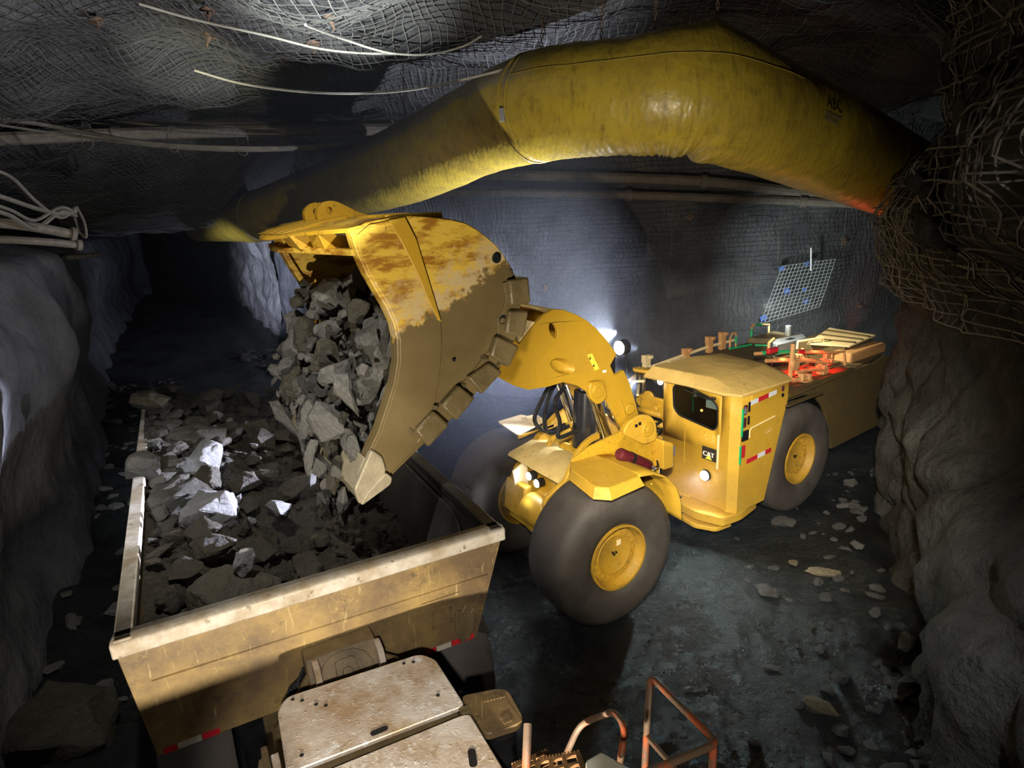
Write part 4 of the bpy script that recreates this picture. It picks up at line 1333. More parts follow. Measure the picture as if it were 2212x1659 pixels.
while n < 262 and tries < 9000:
    tries += 1
    a, b = random.uniform(0.13, 2.5), random.uniform(0.14, 6.0)
    left = 1 - sstep(1.0, 2.0, a)
    if n < 70:
        a = random.uniform(0.15, 1.5 if b < 3.2 else 2.0); s = random.uniform(0.16, 0.30)
    else:
        s = random.choice((0.05, 0.06, 0.08, 0.10, 0.12)) + 0.08*left*random.random()
    if a > 1.5 and b < 2.8: s = min(s, random.uniform(0.035, 0.075))
    s = min(s, max(0.05, (a-0.07)*0.8 + 0.03), max(0.05, (b-0.09)*0.8 + 0.03))
    if any(math.hypot(a-x, b-y) < (s+r)*0.60 for x, y, r in placed): continue
    if any(math.hypot(a-x, b-y) < (s*0.5+r) for x, y, r in ((0.66, 2.16, 0.30), (1.24, 2.02, 0.26), (0.70, 3.28, 0.30), (0.72, 0.66, 0.36))): continue
    placed.append((a, b, s)); n += 1
    bed_rock('rock', a, b, s, M['rock_dark'], LBL, random.uniform(0.1, 0.45), hi=s > 0.12, group=GR, squash=(1, random.uniform(.75, 1), random.uniform(.6, .95)),
             rot=(random.uniform(-.5, .5), random.uniform(-.5, .5), random.uniform(0, 6.28)))

# ------------------------------------------------------------------ ore pouring out of the bucket
random.seed(77)
FL = 'grey rock tumbling out of the raised yellow bucket'
CA = [(2.1, 2.92), (2.5, 2.90), (3.0, 2.86), (3.4, 2.70), (3.7, 2.55), (4.05, 2.32), (4.4, 2.0)]
def stream(z):
    return lerp_tab(CA, z)
big = [(2.42, 0.95, 3.72, 0.36, 'largest grey rock sliding out beside the near side plate of the bucket'),
       (2.50, 0.85, 3.30, 0.30, 'pale grey rock just below the largest one at the bucket lip'),
       (2.22, -0.25, 4.08, 0.27, 'flat grey rock at the top of the pile inside the bucket'),
       (2.22, 0.55, 4.00, 0.24, 'square grey rock at the top right of the pile inside the bucket'),
       (2.75, -0.9, 3.48, 0.22, 'grey rock at the far left edge of the pouring ore'),
       (2.72, -0.25, 3.55, 0.22, 'grey rock in the upper middle of the pouring ore'),
       (2.85, -0.45, 3.05, 0.24, 'long grey rock halfway down the pouring ore')]
for a, b, z, s, lb in big:
    rock('falling_rock', FF(a, b, z), s, M['rock_grey'], None, lb, hi=True)
n = 0
spots = []
tries = 0
while n < 285 and tries < 9000:
    tries += 1
    z = 2.15 + 1.95*random.random()**0.9
    wl_, wr_ = lerp_tab([(2.1, 0.55), (2.5, 0.45), (2.75, -0.9), (3.4, -1.22), (4.1, -1.2)], z), lerp_tab([(2.1, 1.15), (2.7, 1.2), (3.4, 1.25), (4.1, 1.2)], z)
    b = random.uniform(wl_, wr_)
    a = stream(z) + random.uniform(-0.26, 0.16) + (0.14 if b < -0.5 else 0)*random.random()
    top = sstep(2.3, 3.7, z)
    s = random.choice((0.05, 0.06, 0.08, 0.10, 0.13 + 0.05*top, 0.10 + 0.14*top))*(0.75 + 0.35*top)
    if n < 60: s = random.uniform(0.15, 0.24)*(0.7 + 0.4*top)
    if any((a-x)**2 + (b-y)**2 + (z-w)**2 < ((s+r)*0.66)**2 for x, y, w, r in spots): continue
    spots.append((a, b, z, s))
    el = 1.0 + 0.9*(1-top)*random.random()
    rock('falling_rock', FF(a, b, z), s, M['rock_grey'] if random.random() < 0.78 else M['rock_dark'],
         (random.uniform(-0.5, 0.5), random.uniform(1.1, 1.9), random.uniform(0, 6.28)) if z < 3.0 else None, FL, group='rocks pouring from the bucket', hi=s > 0.11, squash=(el, 1, 1))
    n += 1
# the finer ore still lying in the bucket behind them
def heap(u, w):
    b = -1.2 + 2.42*u
    z = 4.15 - 1.48*w
    a = stream(z) - 0.24 + 0.10*NZ.noise(V((b*2, z*2, 1))) + 0.04*fbm((b*6, z*6, 4), 3)
    return FF(a, b, z)
tag(MB().grid(heap, 60, 50).build('ore_fines', M['fines'], loc=FF(2.4, 0, 3.3), smooth=180, fix=False), 'dark fine ore sliding out of the raised bucket behind the tumbling rocks', 'broken ore', kind='stuff')

# ------------------------------------------------------------------ loose stones on the floor
random.seed(9)
def floor_rock(x, y, s, mat, label, group=None, hi=False, squash=(1, 1, .7), rot=None):
    return rock('stone', V((x, y, floor_z(x, y) + s*0.18)), s, mat, rot or (random.uniform(-.3, .3), random.uniform(-.3, .3), random.uniform(0, 6.28)), label, 'stone', group, hi, squash=squash)
floor_rock(2.78, 4.98, 0.20, M['rock_brown'], 'single pale flat stone on the bare floor at lower right', hi=True, squash=(1, .55, .5), rot=(0.1, 0.2, -0.6))
floor_rock(3.87, 7.0, 0.33, M['rock_brown'], 'long pale stone slab lying among rubble near the right wall', hi=True, squash=(1.2, .45, .4), rot=(0.1, 0.15, -0.15))
floor_rock(3.62, 7.45, 0.14, M['rock_brown'], 'small pale upright stone behind the long slab near the right wall', hi=True)
floor_rock(3.05, 6.9, 0.2, M['rock_floor'], 'grey flat stone left of the long pale slab', hi=True)
floor_rock(4.0, 8.6, 0.2, M['rock_floor'], 'flat pale stone on the floor behind the long slab, below the rear wheel', hi=True)
floor_rock(-4.35, 4.9, 0.62, M['fines'], 'large dark rock slab on the floor in the lower left corner', hi=True, squash=(1, .9, .8), rot=(0.3, 0.2, 0.4))
floor_rock(-6.6, 10.4, 0.42, M['rock_grey'], 'big grey stone at the foot of the left wall beside the truck bed', hi=True)
for k in range(150):
    t = random.random()
    s_ = random.uniform(2.5, 12.5)
    p, tg = poly_at(RIGHT, s_)
    d = random.uniform(0.1, 2.0)*random.random() + 0.15
    q = p + V((-tg.y, tg.x, 0))*d
    floor_rock(q.x, q.y, random.uniform(0.04, 0.15)*(1.2-0.3*d), M['rock_floor'], 'dark stone in the rubble along the foot of the right wall', 'rubble by the right wall', False)
for k in range(170):
    s_ = random.uniform(8, 24)
    p, tg = poly_at(LEFT, s_)
    d = random.uniform(0.1, 1.9)
    q = p + V((tg.y, -tg.x, 0))*d
    floor_rock(q.x, q.y, random.uniform(0.05, 0.20)*(1.15-0.3*d), M['rock_grey'], 'grey stone in the rubble between the left wall and the truck', 'rubble by the left wall', False)
for k in range(60):
    s_ = random.uniform(0.5, 5)
    p, tg = poly_at(BACK, s_)
    q = p + V((tg.y, -tg.x, 0))*random.uniform(0.2, 2.2)
    floor_rock(q.x, q.y, random.uniform(0.08, 0.3), M['rock_floor'], 'stone in the rubble at the corner of the tunnel mouth', 'rubble at the tunnel corner', False)


# ================================================================== the loader
ldr = root_empty('underground_loader', FF(0, 0, 0), 'yellow underground loader with bucket raised, tipping ore into the truck bed', 'loader')
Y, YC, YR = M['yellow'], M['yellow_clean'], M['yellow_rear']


def wheel(fr, a, sgn, r=0.875):
    c = fr(a, 1.02*sgn, r)
    ax = fr.v*sgn
    w = 0.35
    prof = [(0.40, -w+0.04), (0.52, -w), (0.68, -w-0.015), (0.76, -w+0.0), (0.815, -w+0.03), (r-0.02, -w+0.07), (r, -w+0.14), (r+0.004, 0.0), (r, w-0.14), (r-0.02, w-0.07),
            (0.815, w-0.03), (0.76, w+0.0), (0.68, w+0.015), (0.52, w), (0.42, w-0.03), (0.39, w-0.07), (0.39, -w+0.07)]
    ty = MB().lathe(c, ax, prof, 72, closed=True).build('tyre', M['rubber'], ldr, smooth=40)
    # nicks worn into the slick tread
    for k in range(5):
        t = 2*PI*k/5 + 0.4
        x = fr.u*math.cos(t) + V((0, 0, 1))*math.sin(t)
        tt = -fr.u*math.sin(t) + V((0, 0, 1))*math.cos(t)
        MB().obox(c + x*(r-0.002) + ax*0.24*(1 if k % 2 else -1), tt*0.008, ax*0.05, x*0.004).build('tread_nick', M['black'], ty)
    o = MB().lathe(c, ax, [(0.005, w-0.13), (0.21, w-0.13), (0.235, w-0.115), (0.24, w-0.13), (0.33, w-0.13), (0.335, w-0.10), (0.36, w-0.075), (0.375, w-0.02), (0.402, w-0.02), (0.402, w-0.06),
                           (0.38, w-0.16), (0.37, -w+0.16), (0.40, -w+0.04), (0.402, -w+0.0), (0.385, -w+0.0), (0.36, -w+0.10), (0.28, -w+0.22), (0.005, -w+0.22)], 56).build('wheel_rim', M['rim'], ty, smooth=40)
    for k in range(20 if sgn > 0 else 0):
        t = 2*PI*k/20
        x = fr.u*math.cos(t) + V((0, 0, 1))*math.sin(t)
        p = c + x*0.285 + ax*(w-0.13)
        MB().cyl(p, p + ax*0.028, 0.016, 6).build('wheel_nut', M['rim'], ty, smooth=0)
    for dx, dz in ((0, 0), (0.02, 0.03), (-0.03, 0.02)) if sgn > 0 else ():
        p = c + fr.u*dx + V((0, 0, dz)) + ax*(w-0.13)
        MB().cyl(p, p + ax*0.02, 0.014, 6).build('hub_bolt', M['black_steel'], ty, smooth=0)
    if sgn > 0 and fr is FF:
        p = c + fr.u*-0.075 + V((0, 0, 0.13)) + ax*(w-0.127)
        MB().obox(p, fr.u*0.03, V((0, 0, 0.035)), ax*0.003).build('paint_patch', M['cream'], ty)
    return ty
for fr in (FF, RF):
    for sg in (1, -1):
        wheel(fr, 0.0, sg)
for fr in (FF, RF):
    MB().lathe(fr(0, 0, 0.875), fr.v, [(0.02, -0.75), (0.2, -0.72), (0.22, -0.5), (0.17, -0.4), (0.20, -0.25), (0.34, -0.15), (0.36, 0), (0.34, 0.15), (0.20, 0.25), (0.17, 0.4), (0.22, 0.5), (0.2, 0.72), (0.02, 0.75)], 28).build('axle', Y, ldr)

# ---- front frame
ff = MB()
near = [(0.12, 1.86), (-0.30, 1.97), (-0.62, 2.05), (-0.74, 2.17), (-0.90, 2.22), (-1.06, 2.20), (-1.18, 2.10), (-1.24, 1.82), (-1.30, 1.45), (-1.32, 0.75), (0.22, 0.70), (0.40, 0.95), (0.56, 1.42), (0.52, 1.52), (0.24, 1.66)]
ff.prism(FF, near, 0.60, 0.66)
far = [(0.20, 1.29), (0.15, 1.36), (-0.38, 1.85), (-0.58, 1.98), (-1.05, 2.2), (-1.2, 2.1), (-1.30, 1.45), (-1.32, 0.75), (0.20, 0.70), (0.22, 0.85), (0.22, 1.1)]
ff.prism(FF, far, -0.66, -0.60)
ff.prism(FF, [(-1.32, 0.70), (-1.32, 0.78), (0.28, 0.78), (0.28, 0.70)], -0.62, 0.62)
ff.prism(FF, [(-1.30, 0.75), (-1.30, 1.9), (-1.24, 1.9), (-1.24, 0.75)], -0.62, 0.62)
ff_o = ff.build('front_frame', Y, ldr, bevel=0.012)
# top flange strips catching the light
MB().prism(FF, [(0.15, 1.365), (-0.38, 1.86), (-0.58, 1.99), (-0.60, 1.965), (-0.39, 1.835), (0.13, 1.345)], -0.69, -0.58).build('frame_flange', Y, ff_o)
# sloping cross plate, lamp recess and rounded nose
MB().prism(FF, [(0.28, 1.60), (0.24, 1.64), (-0.12, 1.73), (-0.40, 1.66), (-0.40, 1.60), (-0.12, 1.66), (0.20, 1.56)], -0.60, 0.60).build('cross_plate', M['yellow_pale'], ldr, bevel=0.008)
MB().prism(FF, [(0.08, 1.60), (0.08, 1.10), (0.30, 0.80), (-0.2, 0.8), (-0.2, 1.6)], -0.58, 0.58).build('nose_panel', Y, ldr, bevel=0.015)
MB().cyl(FF(0.24, -0.12, 1.02), FF(0.24, 0.52, 1.02), 0.21, 32).build('nose_trunnion', Y, ldr, bevel=0.02)
MB().prism(FF, [(0.30, 1.28), (0.33, 1.12), (0.36, 0.85), (0.24, 0.78), (0.18, 0.9), (0.18, 1.28)], -0.62, -0.16).build('nose_block', Y, ldr, bevel=0.02)
for k in range(3):
    MB().box(FF, 0.335, 0.352, -0.56+0.1*k, -0.51+0.1*k, 0.92, 1.12).build('nose_rib', Y, ldr, bevel=0.006)
for b, z in ((-0.60, 1.28), (0.50, 1.30)):
    MB().prism(FF, [(0.10, 1.57), (0.34, 1.46), (0.30, 1.15), (0.10, 1.15)], b-0.015 if b > 0 else -0.40, (b+0.015) if b > 0 else -0.37).build('lamp_guard', M['cream'], ldr, bevel=0.006)
for k, p in enumerate(LC):
    o = MB().cyl(p - FF.u*0.10, p, 0.062, 20).build('work_lamp', M['black'], ldr, bevel=0.008)
    MB().disc(p + FF.u*0.004, FF.u, 0.052, 20, 0.006).build('lamp_lens', M['lamp'], o)
for a, b, z in ((0.17, -0.665, 1.26), (-0.1, -0.665, 1.2)):
    MB().disc(FF(a, -0.60, z), FF.v, 0.03, 14, 0.012).build('plate_hole', M['black'], ff_o)
# inner hoops around the cylinders
for b in (-0.30, 0.28):
    ho = []
    for k in range(11):
        t = -0.2 + 1.75*k/10
        ho.append((-0.30 + 0.52*math.cos(t) - 0.3, 1.42 + 0.55*math.sin(t)))
    inn = [(a*0.9 - 0.05, 1.42 + (z-1.42)*0.86) for a, z in ho[::-1]]
    MB().prism(FF, ho + inn, b-0.03, b+0.03).build('inner_hoop', Y, ldr, bevel=0.008)
MB().cyl(FF(-0.42, -0.26, 1.62), FF(-0.42, 0.24, 1.62), 0.10, 20).build('cross_pin', Y, ldr, bevel=0.01)
# boom pivot cheek with its bolts
ck = MB().prism(FF, rounded([(-0.62, 2.06), (-0.72, 2.19), (-0.92, 2.25), (-1.10, 2.20), (-1.20, 2.06), (-1.20, 1.84), (-1.0, 1.82)], 0.08), 0.655, 0.70).build('pivot_cheek', M['yellow_cab'], ldr, bevel=0.012)
MB().cyl(FF(-1.03, 0.60, 2.03), FF(-1.03, 0.725, 2.03), 0.095, 24).build('pivot_pin', Y, ck, bevel=0.01)
MB().cyl(FF(-1.03, 0.72, 2.03), FF(-1.03, 0.74, 2.03), 0.04, 16).build('pin_bolt', Y, ck, bevel=0.006)
for a, z in ((-0.84, 2.12), (-0.90, 2.135)):
    MB().box(FF, a-0.018, a+0.018, 0.695, 0.712, z-0.018, z+0.018).build('cheek_bolt', M['black'], ck)
MB().prism(FF, rounded([(-1.22, 1.86), (-1.40, 1.78), (-1.40, 1.45), (-1.22, 1.45)], 0.03), 0.55, 0.80).build('frame_box', M['yellow_cab'], ldr, bevel=0.012)
MB().box(FF, -1.41, -1.402, 0.62, 0.72, 1.66, 1.72).build('box_label', M['white_tape'], ldr)
MB().disc(FF(-0.42, 0.665, 1.86), FF.v, 0.055, 20, 0.01).build('frame_hole', M['black'], ff_o)

# ---- fenders
fd = MB().slab(FF, rounded([(0.18, -0.46), (0.10, -1.12), (-0.34, -1.17), (-0.42, -0.70)], 0.05), 1.885, 1.905).build('front_fender', M['cream'], ldr, bevel=0.004)
MB().prism(FF, [(0.16, 1.885), (-0.42, 1.885), (-0.42, 1.93), (0.16, 1.845)], -0.50, -0.47).build('fender_bracket', Y, fd, bevel=0.004)
MB().slab(FF, [(-0.2, -0.66), (-0.42, -0.66), (-0.48, -1.0), (-0.30, -1.02)], 1.905, 1.92).build('fender_step', M['cream'], fd, bevel=0.004)
nf = MB().slab(FF, rounded([(0.16, 0.66), (0.30, 0.86), (0.38, 1.38), (0.28, 1.50), (-0.20, 1.46), (-0.20, 0.66)], 0.05), 1.87, 1.89).build('front_fender', M['yellow_cab'], ldr, bevel=0.004)
MB().ext([FF(a, b, z) for a, b, z in ((0.17, 0.68, 1.88), (0.30, 0.86, 1.88), (0.385, 1.38, 1.88), (0.28, 1.50, 1.88), (-0.18, 1.47, 1.88), (-0.18, 1.45, 1.87), (0.27, 1.48, 1.87), (0.365, 1.38, 1.87), (0.28, 0.87, 1.87), (0.16, 0.70, 1.87))],
         [FF(a, b, z) for a, b, z in ((0.21, 0.70, 1.78), (0.35, 0.90, 1.78), (0.435, 1.42, 1.77), (0.30, 1.56, 1.77), (-0.20, 1.53, 1.79), (-0.20, 1.51, 1.79), (0.29, 1.54, 1.77), (0.415, 1.42, 1.77), (0.33, 0.91, 1.78), (0.20, 0.72, 1.78))]).build('fender_skirt', M['yellow_cab'], nf)
def back_f(u, w):
    th = 0.0 + u
    tab_a = [(-0.18, 1.88), (-0.42, 1.84), (-0.62, 1.74), (-0.80, 1.56), (-0.90, 1.34), (-0.94, 1.08)]
    x = u*(len(tab_a)-1); i = min(len(tab_a)-2, int(x)); f = x-i
    a = tab_a[i][0]*(1-f) + tab_a[i+1][0]*f
    z = tab_a[i][1]*(1-f) + tab_a[i+1][1]*f
    return FF(a, 0.70 + (0.76 - 0.06*u)*w, z)
bf = MB().grid(back_f, 20, 4).build('fender_sweep', M['yellow_cab'], nf, smooth=60)
sm = bf.modifiers.new('thick', 'SOLIDIFY'); sm.thickness = 0.02; sm.offset = 0
MB().prism(FF, [(-0.10, 2.02), (0.14, 1.93), (0.16, 1.89), (-0.50, 1.80), (-0.62, 1.72), (-0.62, 2.10)], 0.665, 0.70).build('fender_bracket', Y, nf, bevel=0.004)
# outlined lift cylinders and tilt cylinder between the frame cheeks
def cylinder(p0, p1, r, frac, name, barrel, rod, rr=None):
    p0, p1 = V(p0), V(p1)
    m = p0.lerp(p1, frac)
    o = MB().cyl(p0, m, r, 20).build(name, barrel, ldr, bevel=0.008)
    MB().cyl(m - (p1-p0)*0.02, p1, rr or r*0.62, 20).build('cylinder_rod', rod, o)
    return o
for b in (0.30, -0.38):
    cylinder(FF(-0.92, b, 1.25), FF(-0.42, b, 2.70), 0.095, 0.30, 'lift_cylinder', M['black_steel'], M['chrome'], 0.075)
cylinder(FF(-0.55, 0.0, 1.62), FF(-0.62, 0.0, 2.62), 0.155, 0.85, 'tilt_cylinder', M['hose'], M['chrome'])
for k, (b, sw) in enumerate(((-0.18, 0.10), (-0.10, 0.16), (0.10, 0.05))):
    MB().tube(spline([FF(-0.20, b, 2.62), FF(-0.02-sw*0.4, b, 2.45), FF(0.05 - 0.1*k, b-0.06, 2.15), FF(-0.12, b-0.05, 1.95), FF(-0.40, b, 2.0)], 8), 0.028, 8).build('hydraulic_hose', M['hose'], ldr)
for k in range(3):
    MB().tube(spline([FF(-0.85, 0.12+0.05*k, 2.5), FF(-0.80, 0.18+0.04*k, 2.2), FF(-0.95, 0.22, 2.0), FF(-1.2, 0.2+0.03*k, 1.9)], 6), 0.012, 6).build('grease_line', M['chrome'], ldr)

# ---- boom
bp = [(0.18, 3.67), (0.02, 3.65), (-0.16, 3.57), (-0.30, 3.49), (-0.44, 3.38), (-0.56, 3.26), (-0.66, 3.15), (-0.77, 3.00), (-0.67, 2.87), (-0.74, 2.73), (-0.89, 2.77), (-0.96, 2.64), (-1.02, 2.50), (-1.10, 2.28), (-1.17, 2.05),
      (-1.12, 1.95), (-0.95, 1.93), (-0.84, 2.01), (-0.71, 2.26), (-0.56, 2.50), (-0.30, 2.60), (-0.15, 2.71), (0.06, 2.79), (0.28, 2.775), (0.55, 2.79), (0.73, 2.87), (0.95, 3.02), (1.25, 3.20), (1.42, 3.40), (1.38, 3.60), (1.15, 3.66), (0.85, 3.50), (0.64, 3.34), (0.52, 3.45), (0.42, 3.54), (0.30, 3.62)]
hole = [(0.175 + 0.055*math.cos(t)*1.0 + 0.03*math.sin(t), 3.43 + 0.095*math.sin(t)) for t in [-2*PI*k/18 for k in range(18)]]
rc = [(0.06 + 0.165*math.cos(t) + 0.05*math.sin(t), 2.985 + 0.105*math.sin(t) + 0.03*math.cos(t)) for t in [-2*PI*k/28 for k in range(28)]]
bm1 = MB().prism_holes(FF, bp, [hole, rc], 0.36, 0.42).build('boom', YC, ldr, bevel=0.006)
MB().prism_hole(FF, bp, hole, -0.42, -0.36).build('boom_arm_plate', YC, bm1, bevel=0.008)
tp = [(0.18, 3.67), (0.02, 3.65), (-0.16, 3.57), (-0.30, 3.49), (-0.44, 3.38), (-0.56, 3.26), (-0.66, 3.15), (-0.77, 3.0)]
mb = MB()
mb.ext([FF(a, -0.40, z-0.01) for a, z in tp] + [FF(a-0.03, -0.40, z-0.05) for a, z in tp[::-1]], [FF(a, 0.40, z-0.01) for a, z in tp] + [FF(a-0.03, 0.40, z-0.05) for a, z in tp[::-1]])
mb.ext([FF(a, -0.40, z) for a, z in ((0.64, 3.36), (0.42, 3.56), (0.36, 3.52), (0.60, 3.30))], [FF(a, 0.38, z) for a, z in ((0.64, 3.36), (0.42, 3.56), (0.36, 3.52), (0.60, 3.30))])
mb.build('boom_top_plate', M['cream'], bm1)
# shallow oval recess and welded seams on the near face
cx, cz = sum(p[0] for p in rc)/28, sum(p[1] for p in rc)/28
mb = MB()
mb.add([FF(a, 0.418, z) for a, z in rc] + [FF(cx + (a-cx)*0.9 + 0.012, 0.385, cz + (z-cz)*0.88) for a, z in rc] + [FF(cx + (a-cx)*0.7 + 0.03, 0.345, cz + (z-cz)*0.7) for a, z in rc],
       [(k, (k+1) % 28, 28+(k+1) % 28, 28+k) for k in range(28)] + [(28+k, 28+(k+1) % 28, 56+(k+1) % 28, 56+k) for k in range(28)] + [tuple(56+k for k in range(28))])
mb.build('oval_pocket', YC, bm1, smooth=50)
MB().tube([FF(0.62, 0.42, 2.92), FF(0.40, 0.42, 3.05), FF(0.22, 0.42, 3.20)], 0.006, 6).build('weld_seam', YC, bm1)
bs = MB().prism(FF, rounded([(-0.28, 2.74), (-0.50, 2.72), (-0.56, 2.50), (-0.40, 2.42), (-0.27, 2.56)], 0.07), 0.42, 0.50).build('pin_boss', YC, bm1, bevel=0.012)
MB().cyl(FF(-0.40, 0.49, 2.62), FF(-0.40, 0.525, 2.62), 0.088, 28).build('pin_cap', YC, bs, bevel=0.008)
MB().cyl(FF(-0.40, 0.52, 2.62), FF(-0.40, 0.535, 2.62), 0.035, 16).build('pin_bolt', YC, bs, bevel=0.004)
MB().cyl(FF(-0.98, 0.42, 2.24), FF(-0.98, 0.45, 2.24), 0.075, 24).build('pin_cap', YC, bm1, bevel=0.008)
MB().prism(FF, [(-0.83, 2.40), (-0.80, 2.42), (-0.92, 2.05), (-0.95, 2.05)], 0.42, 0.445).build('boom_stiffener', YC, bm1, bevel=0.006)
st = MB().ext([FF(a, 0.423, z) for a, z in ((-0.30, 3.07), (-0.38, 3.07), (-0.49, 2.86), (-0.42, 2.85))], [FF(a, 0.426, z) for a, z in ((-0.30, 3.07), (-0.38, 3.07), (-0.49, 2.86), (-0.42, 2.85))]).build('warning_sticker', M['warn'], bm1)
for (pa, pz, s) in ((-0.345, 3.02, 0.018), (-0.40, 2.92, 0.018)):
    MB().add([FF(pa-s, 0.4275, pz-s), FF(pa+s, 0.4275, pz-s), FF(pa, 0.4275, pz+s*1.2)], [(0, 1, 2)]).build('warning_triangle', M['badge'], st, smooth=0)
MB().box(FF, -0.60, -0.54, 0.423, 0.426, 2.80, 2.83).build('small_sticker', M['white_tape'], bm1)
for a, z in ((0.7, 3.1), (-0.6, 3.0), (-0.6, 2.6)):
    MB().cyl(FF(a, -0.4, z), FF(a, 0.4, z), 0.12, 16).build('cross_tube', YC, bm1)
MB().box(FF, -0.80, -0.68, -0.36, 0.36, 2.72, 2.98).build('boom_stop', M['black_steel'], bm1)

# ---- bucket
BW = 1.40
outl = [(2.75, 4.69), (2.62, 4.75), (2.31, 4.79), (2.07, 4.765), (1.88, 4.735), (1.75, 4.70), (1.64, 4.64), (1.55, 4.575), (1.46, 4.50), (1.39, 4.41), (1.33, 4.32), (1.28, 4.22), (1.24, 4.10), (1.235, 4.0), (1.25, 3.88), (1.29, 3.76), (1.35, 3.64), (1.46, 3.47), (1.68, 3.28), (1.9, 3.10), (2.28, 2.86), (2.58, 2.66), (2.76, 2.55)]
front = [(2.95, 2.63), (2.79, 2.92), (2.70, 3.06), (2.61, 3.25), (2.52, 3.45), (2.475, 3.62), (2.46, 3.80), (2.475, 3.94), (2.53, 4.09), (2.60, 4.23), (2.66, 4.36), (2.72, 4.53)]
full = outl + front
bkt = MB().prism(FF, full, BW-0.05, BW).build('bucket', M['bucket'], ldr, bevel=0.01)
MB().prism(FF, full, -BW, -BW+0.05).build('bucket_side_plate', M['bucket'], bkt, bevel=0.01)
inn = []
for i, (a, z) in enumerate(outl):
    p, q = outl[max(0, i-1)], outl[min(len(outl)-1, i+1)]
    d = V((q[0]-p[0], q[1]-p[1])).normalized()
    inn.append((a - d.y*0.05*1.0, z + d.x*0.05) if False else (a + (-d.y)*0.05*-1*-1, z + d.x*0.05))
ctrd = (1.95, 3.85)
inn = [(a + (ctrd[0]-a)/max(0.01, math.hypot(ctrd[0]-a, ctrd[1]-z))*0.055, z + (ctrd[1]-z)/max(0.01, math.hypot(ctrd[0]-a, ctrd[1]-z))*0.055) for a, z in outl]
sh = MB()
n = len(outl)
vs = [FF(a, b, z) for b in (-BW+0.045, BW-0.045) for a, z in outl + inn]
fs = []
for i in range(n-1):
    fs.append((i, i+1, 2*n+i+1, 2*n+i))
    fs.append((n+i, 3*n+i, 3*n+i+1, n+i+1))
fs += [(0, 2*n, 3*n, n), (n-1, 2*n-1, 4*n-1, 3*n-1)]
sh.add(vs, fs)
sh.build('bucket_shell', M['bucket_inside'], bkt, smooth=40)
# outer skin in paint
sk = MB()
sk.add([FF(a, b, z) for b in (-BW+0.02, BW-0.02) for a, z in [(ctrd[0] + (a-ctrd[0])*1.004, ctrd[1] + (z-ctrd[1])*1.004) for a, z in outl]], [(i, i+1, n+i+1, n+i) for i in range(n-1)])
sk.build('bucket_skin', M['bucket'], bkt, smooth=40)
# raised doubler plates on the near side
d1 = [(2.70, 4.66), (2.60, 4.73), (2.30, 4.77), (2.22, 4.60), (2.16, 4.35), (2.10, 4.10), (2.055, 3.90), (2.06, 3.70), (2.09, 3.52), (2.12, 3.38), (2.20, 3.12), (2.30, 2.90), (2.58, 2.70), (2.74, 2.60), (2.90, 2.68), (2.77, 2.92), (2.68, 3.06), (2.59, 3.25), (2.50, 3.45), (2.455, 3.62), (2.44, 3.80), (2.455, 3.95), (2.51, 4.10), (2.58, 4.24), (2.64, 4.37), (2.70, 4.53)]
MB().prism(FF, d1, BW, BW+0.018).build('side_doubler', M['bucket'], bkt, bevel=0.007)
d1b = [(2.30, 4.775), (2.22, 4.60), (2.16, 4.35), (2.10, 4.10), (2.055, 3.90), (2.085, 3.92), (2.16, 4.10), (2.25, 4.35), (2.36, 4.60), (2.44, 4.755)]
MB().prism(FF, d1b, BW+0.012, BW+0.028).build('side_rib', M['yellow_clean'], bkt, bevel=0.006)
d2 = [(1.42, 4.17), (1.40, 4.02), (1.44, 3.92), (1.50, 3.86), (1.50, 3.72), (1.58, 3.60), (1.80, 3.40), (2.03, 3.22), (2.16, 3.18), (2.24, 3.02), (2.38, 2.88), (2.28, 2.86), (1.9, 3.10), (1.46, 3.47), (1.32, 3.64), (1.25, 3.88), (1.24, 4.06), (1.27, 4.18)]
MB().prism(FF, d2, BW, BW+0.02).build('heel_doubler', M['bucket'], bkt, bevel=0.008)
for a, z, r in ((1.475, 4.385, 0.042), (1.44, 3.84, 0.042), (1.96, 3.55, 0.014)):
    MB().disc(FF(a, BW+0.016, z), FF.v, r, 24, 0.008).build('pin_hole', M['black'], bkt)
MB().disc(FF(1.45, BW+0.022, 3.835), FF.v, 0.026, 16, 0.012).build('hole_plug', M['mud'], bkt, bevel=0.006)
# heel wear blocks wrapped over the edge
blocks = [[(1.39, 4.19), (1.18, 4.20), (1.165, 3.96), (1.38, 3.96)], [(1.40, 3.92), (1.19, 3.89), (1.26, 3.65), (1.45, 3.72)], [(1.54, 3.71), (1.31, 3.58), (1.43, 3.40), (1.62, 3.54)],
          [(1.86, 3.38), (1.64, 3.48), (1.50, 3.37), (1.73, 3.20)], [(2.14, 3.18), (1.95, 3.33), (1.80, 3.18), (2.00, 3.01)], [(2.40, 3.01), (2.21, 3.15), (2.07, 2.99), (2.29, 2.83)]]
for k, bpoly in enumerate(blocks):
    MB().prism(FF, bpoly, BW-0.25, BW+0.075).build('wear_block', M['mud'], bkt, bevel=0.022)
for k in range(5):
    for s in (-1,):
        c = [(p[0], p[1]) for p in blocks[k+1]]
        MB().prism(FF, c, -BW-0.06, -BW+0.25).build('wear_block', M['mud'], bkt, bevel=0.02)
# caked mud between the blocks
for i, (a, z, s) in enumerate(((1.33, 4.24, 0.05), (1.66, 3.52, 0.06), (1.90, 3.30, 0.06), (2.18, 3.16, 0.06), (2.42, 3.0, 0.07), (1.52, 3.42, 0.05))):
    rock('caked_mud', FF(a, BW+0.01, z) - FF(0, 0, 0), s, M['mud'], parent=bkt, hi=True, squash=(1, .6, 1.2))
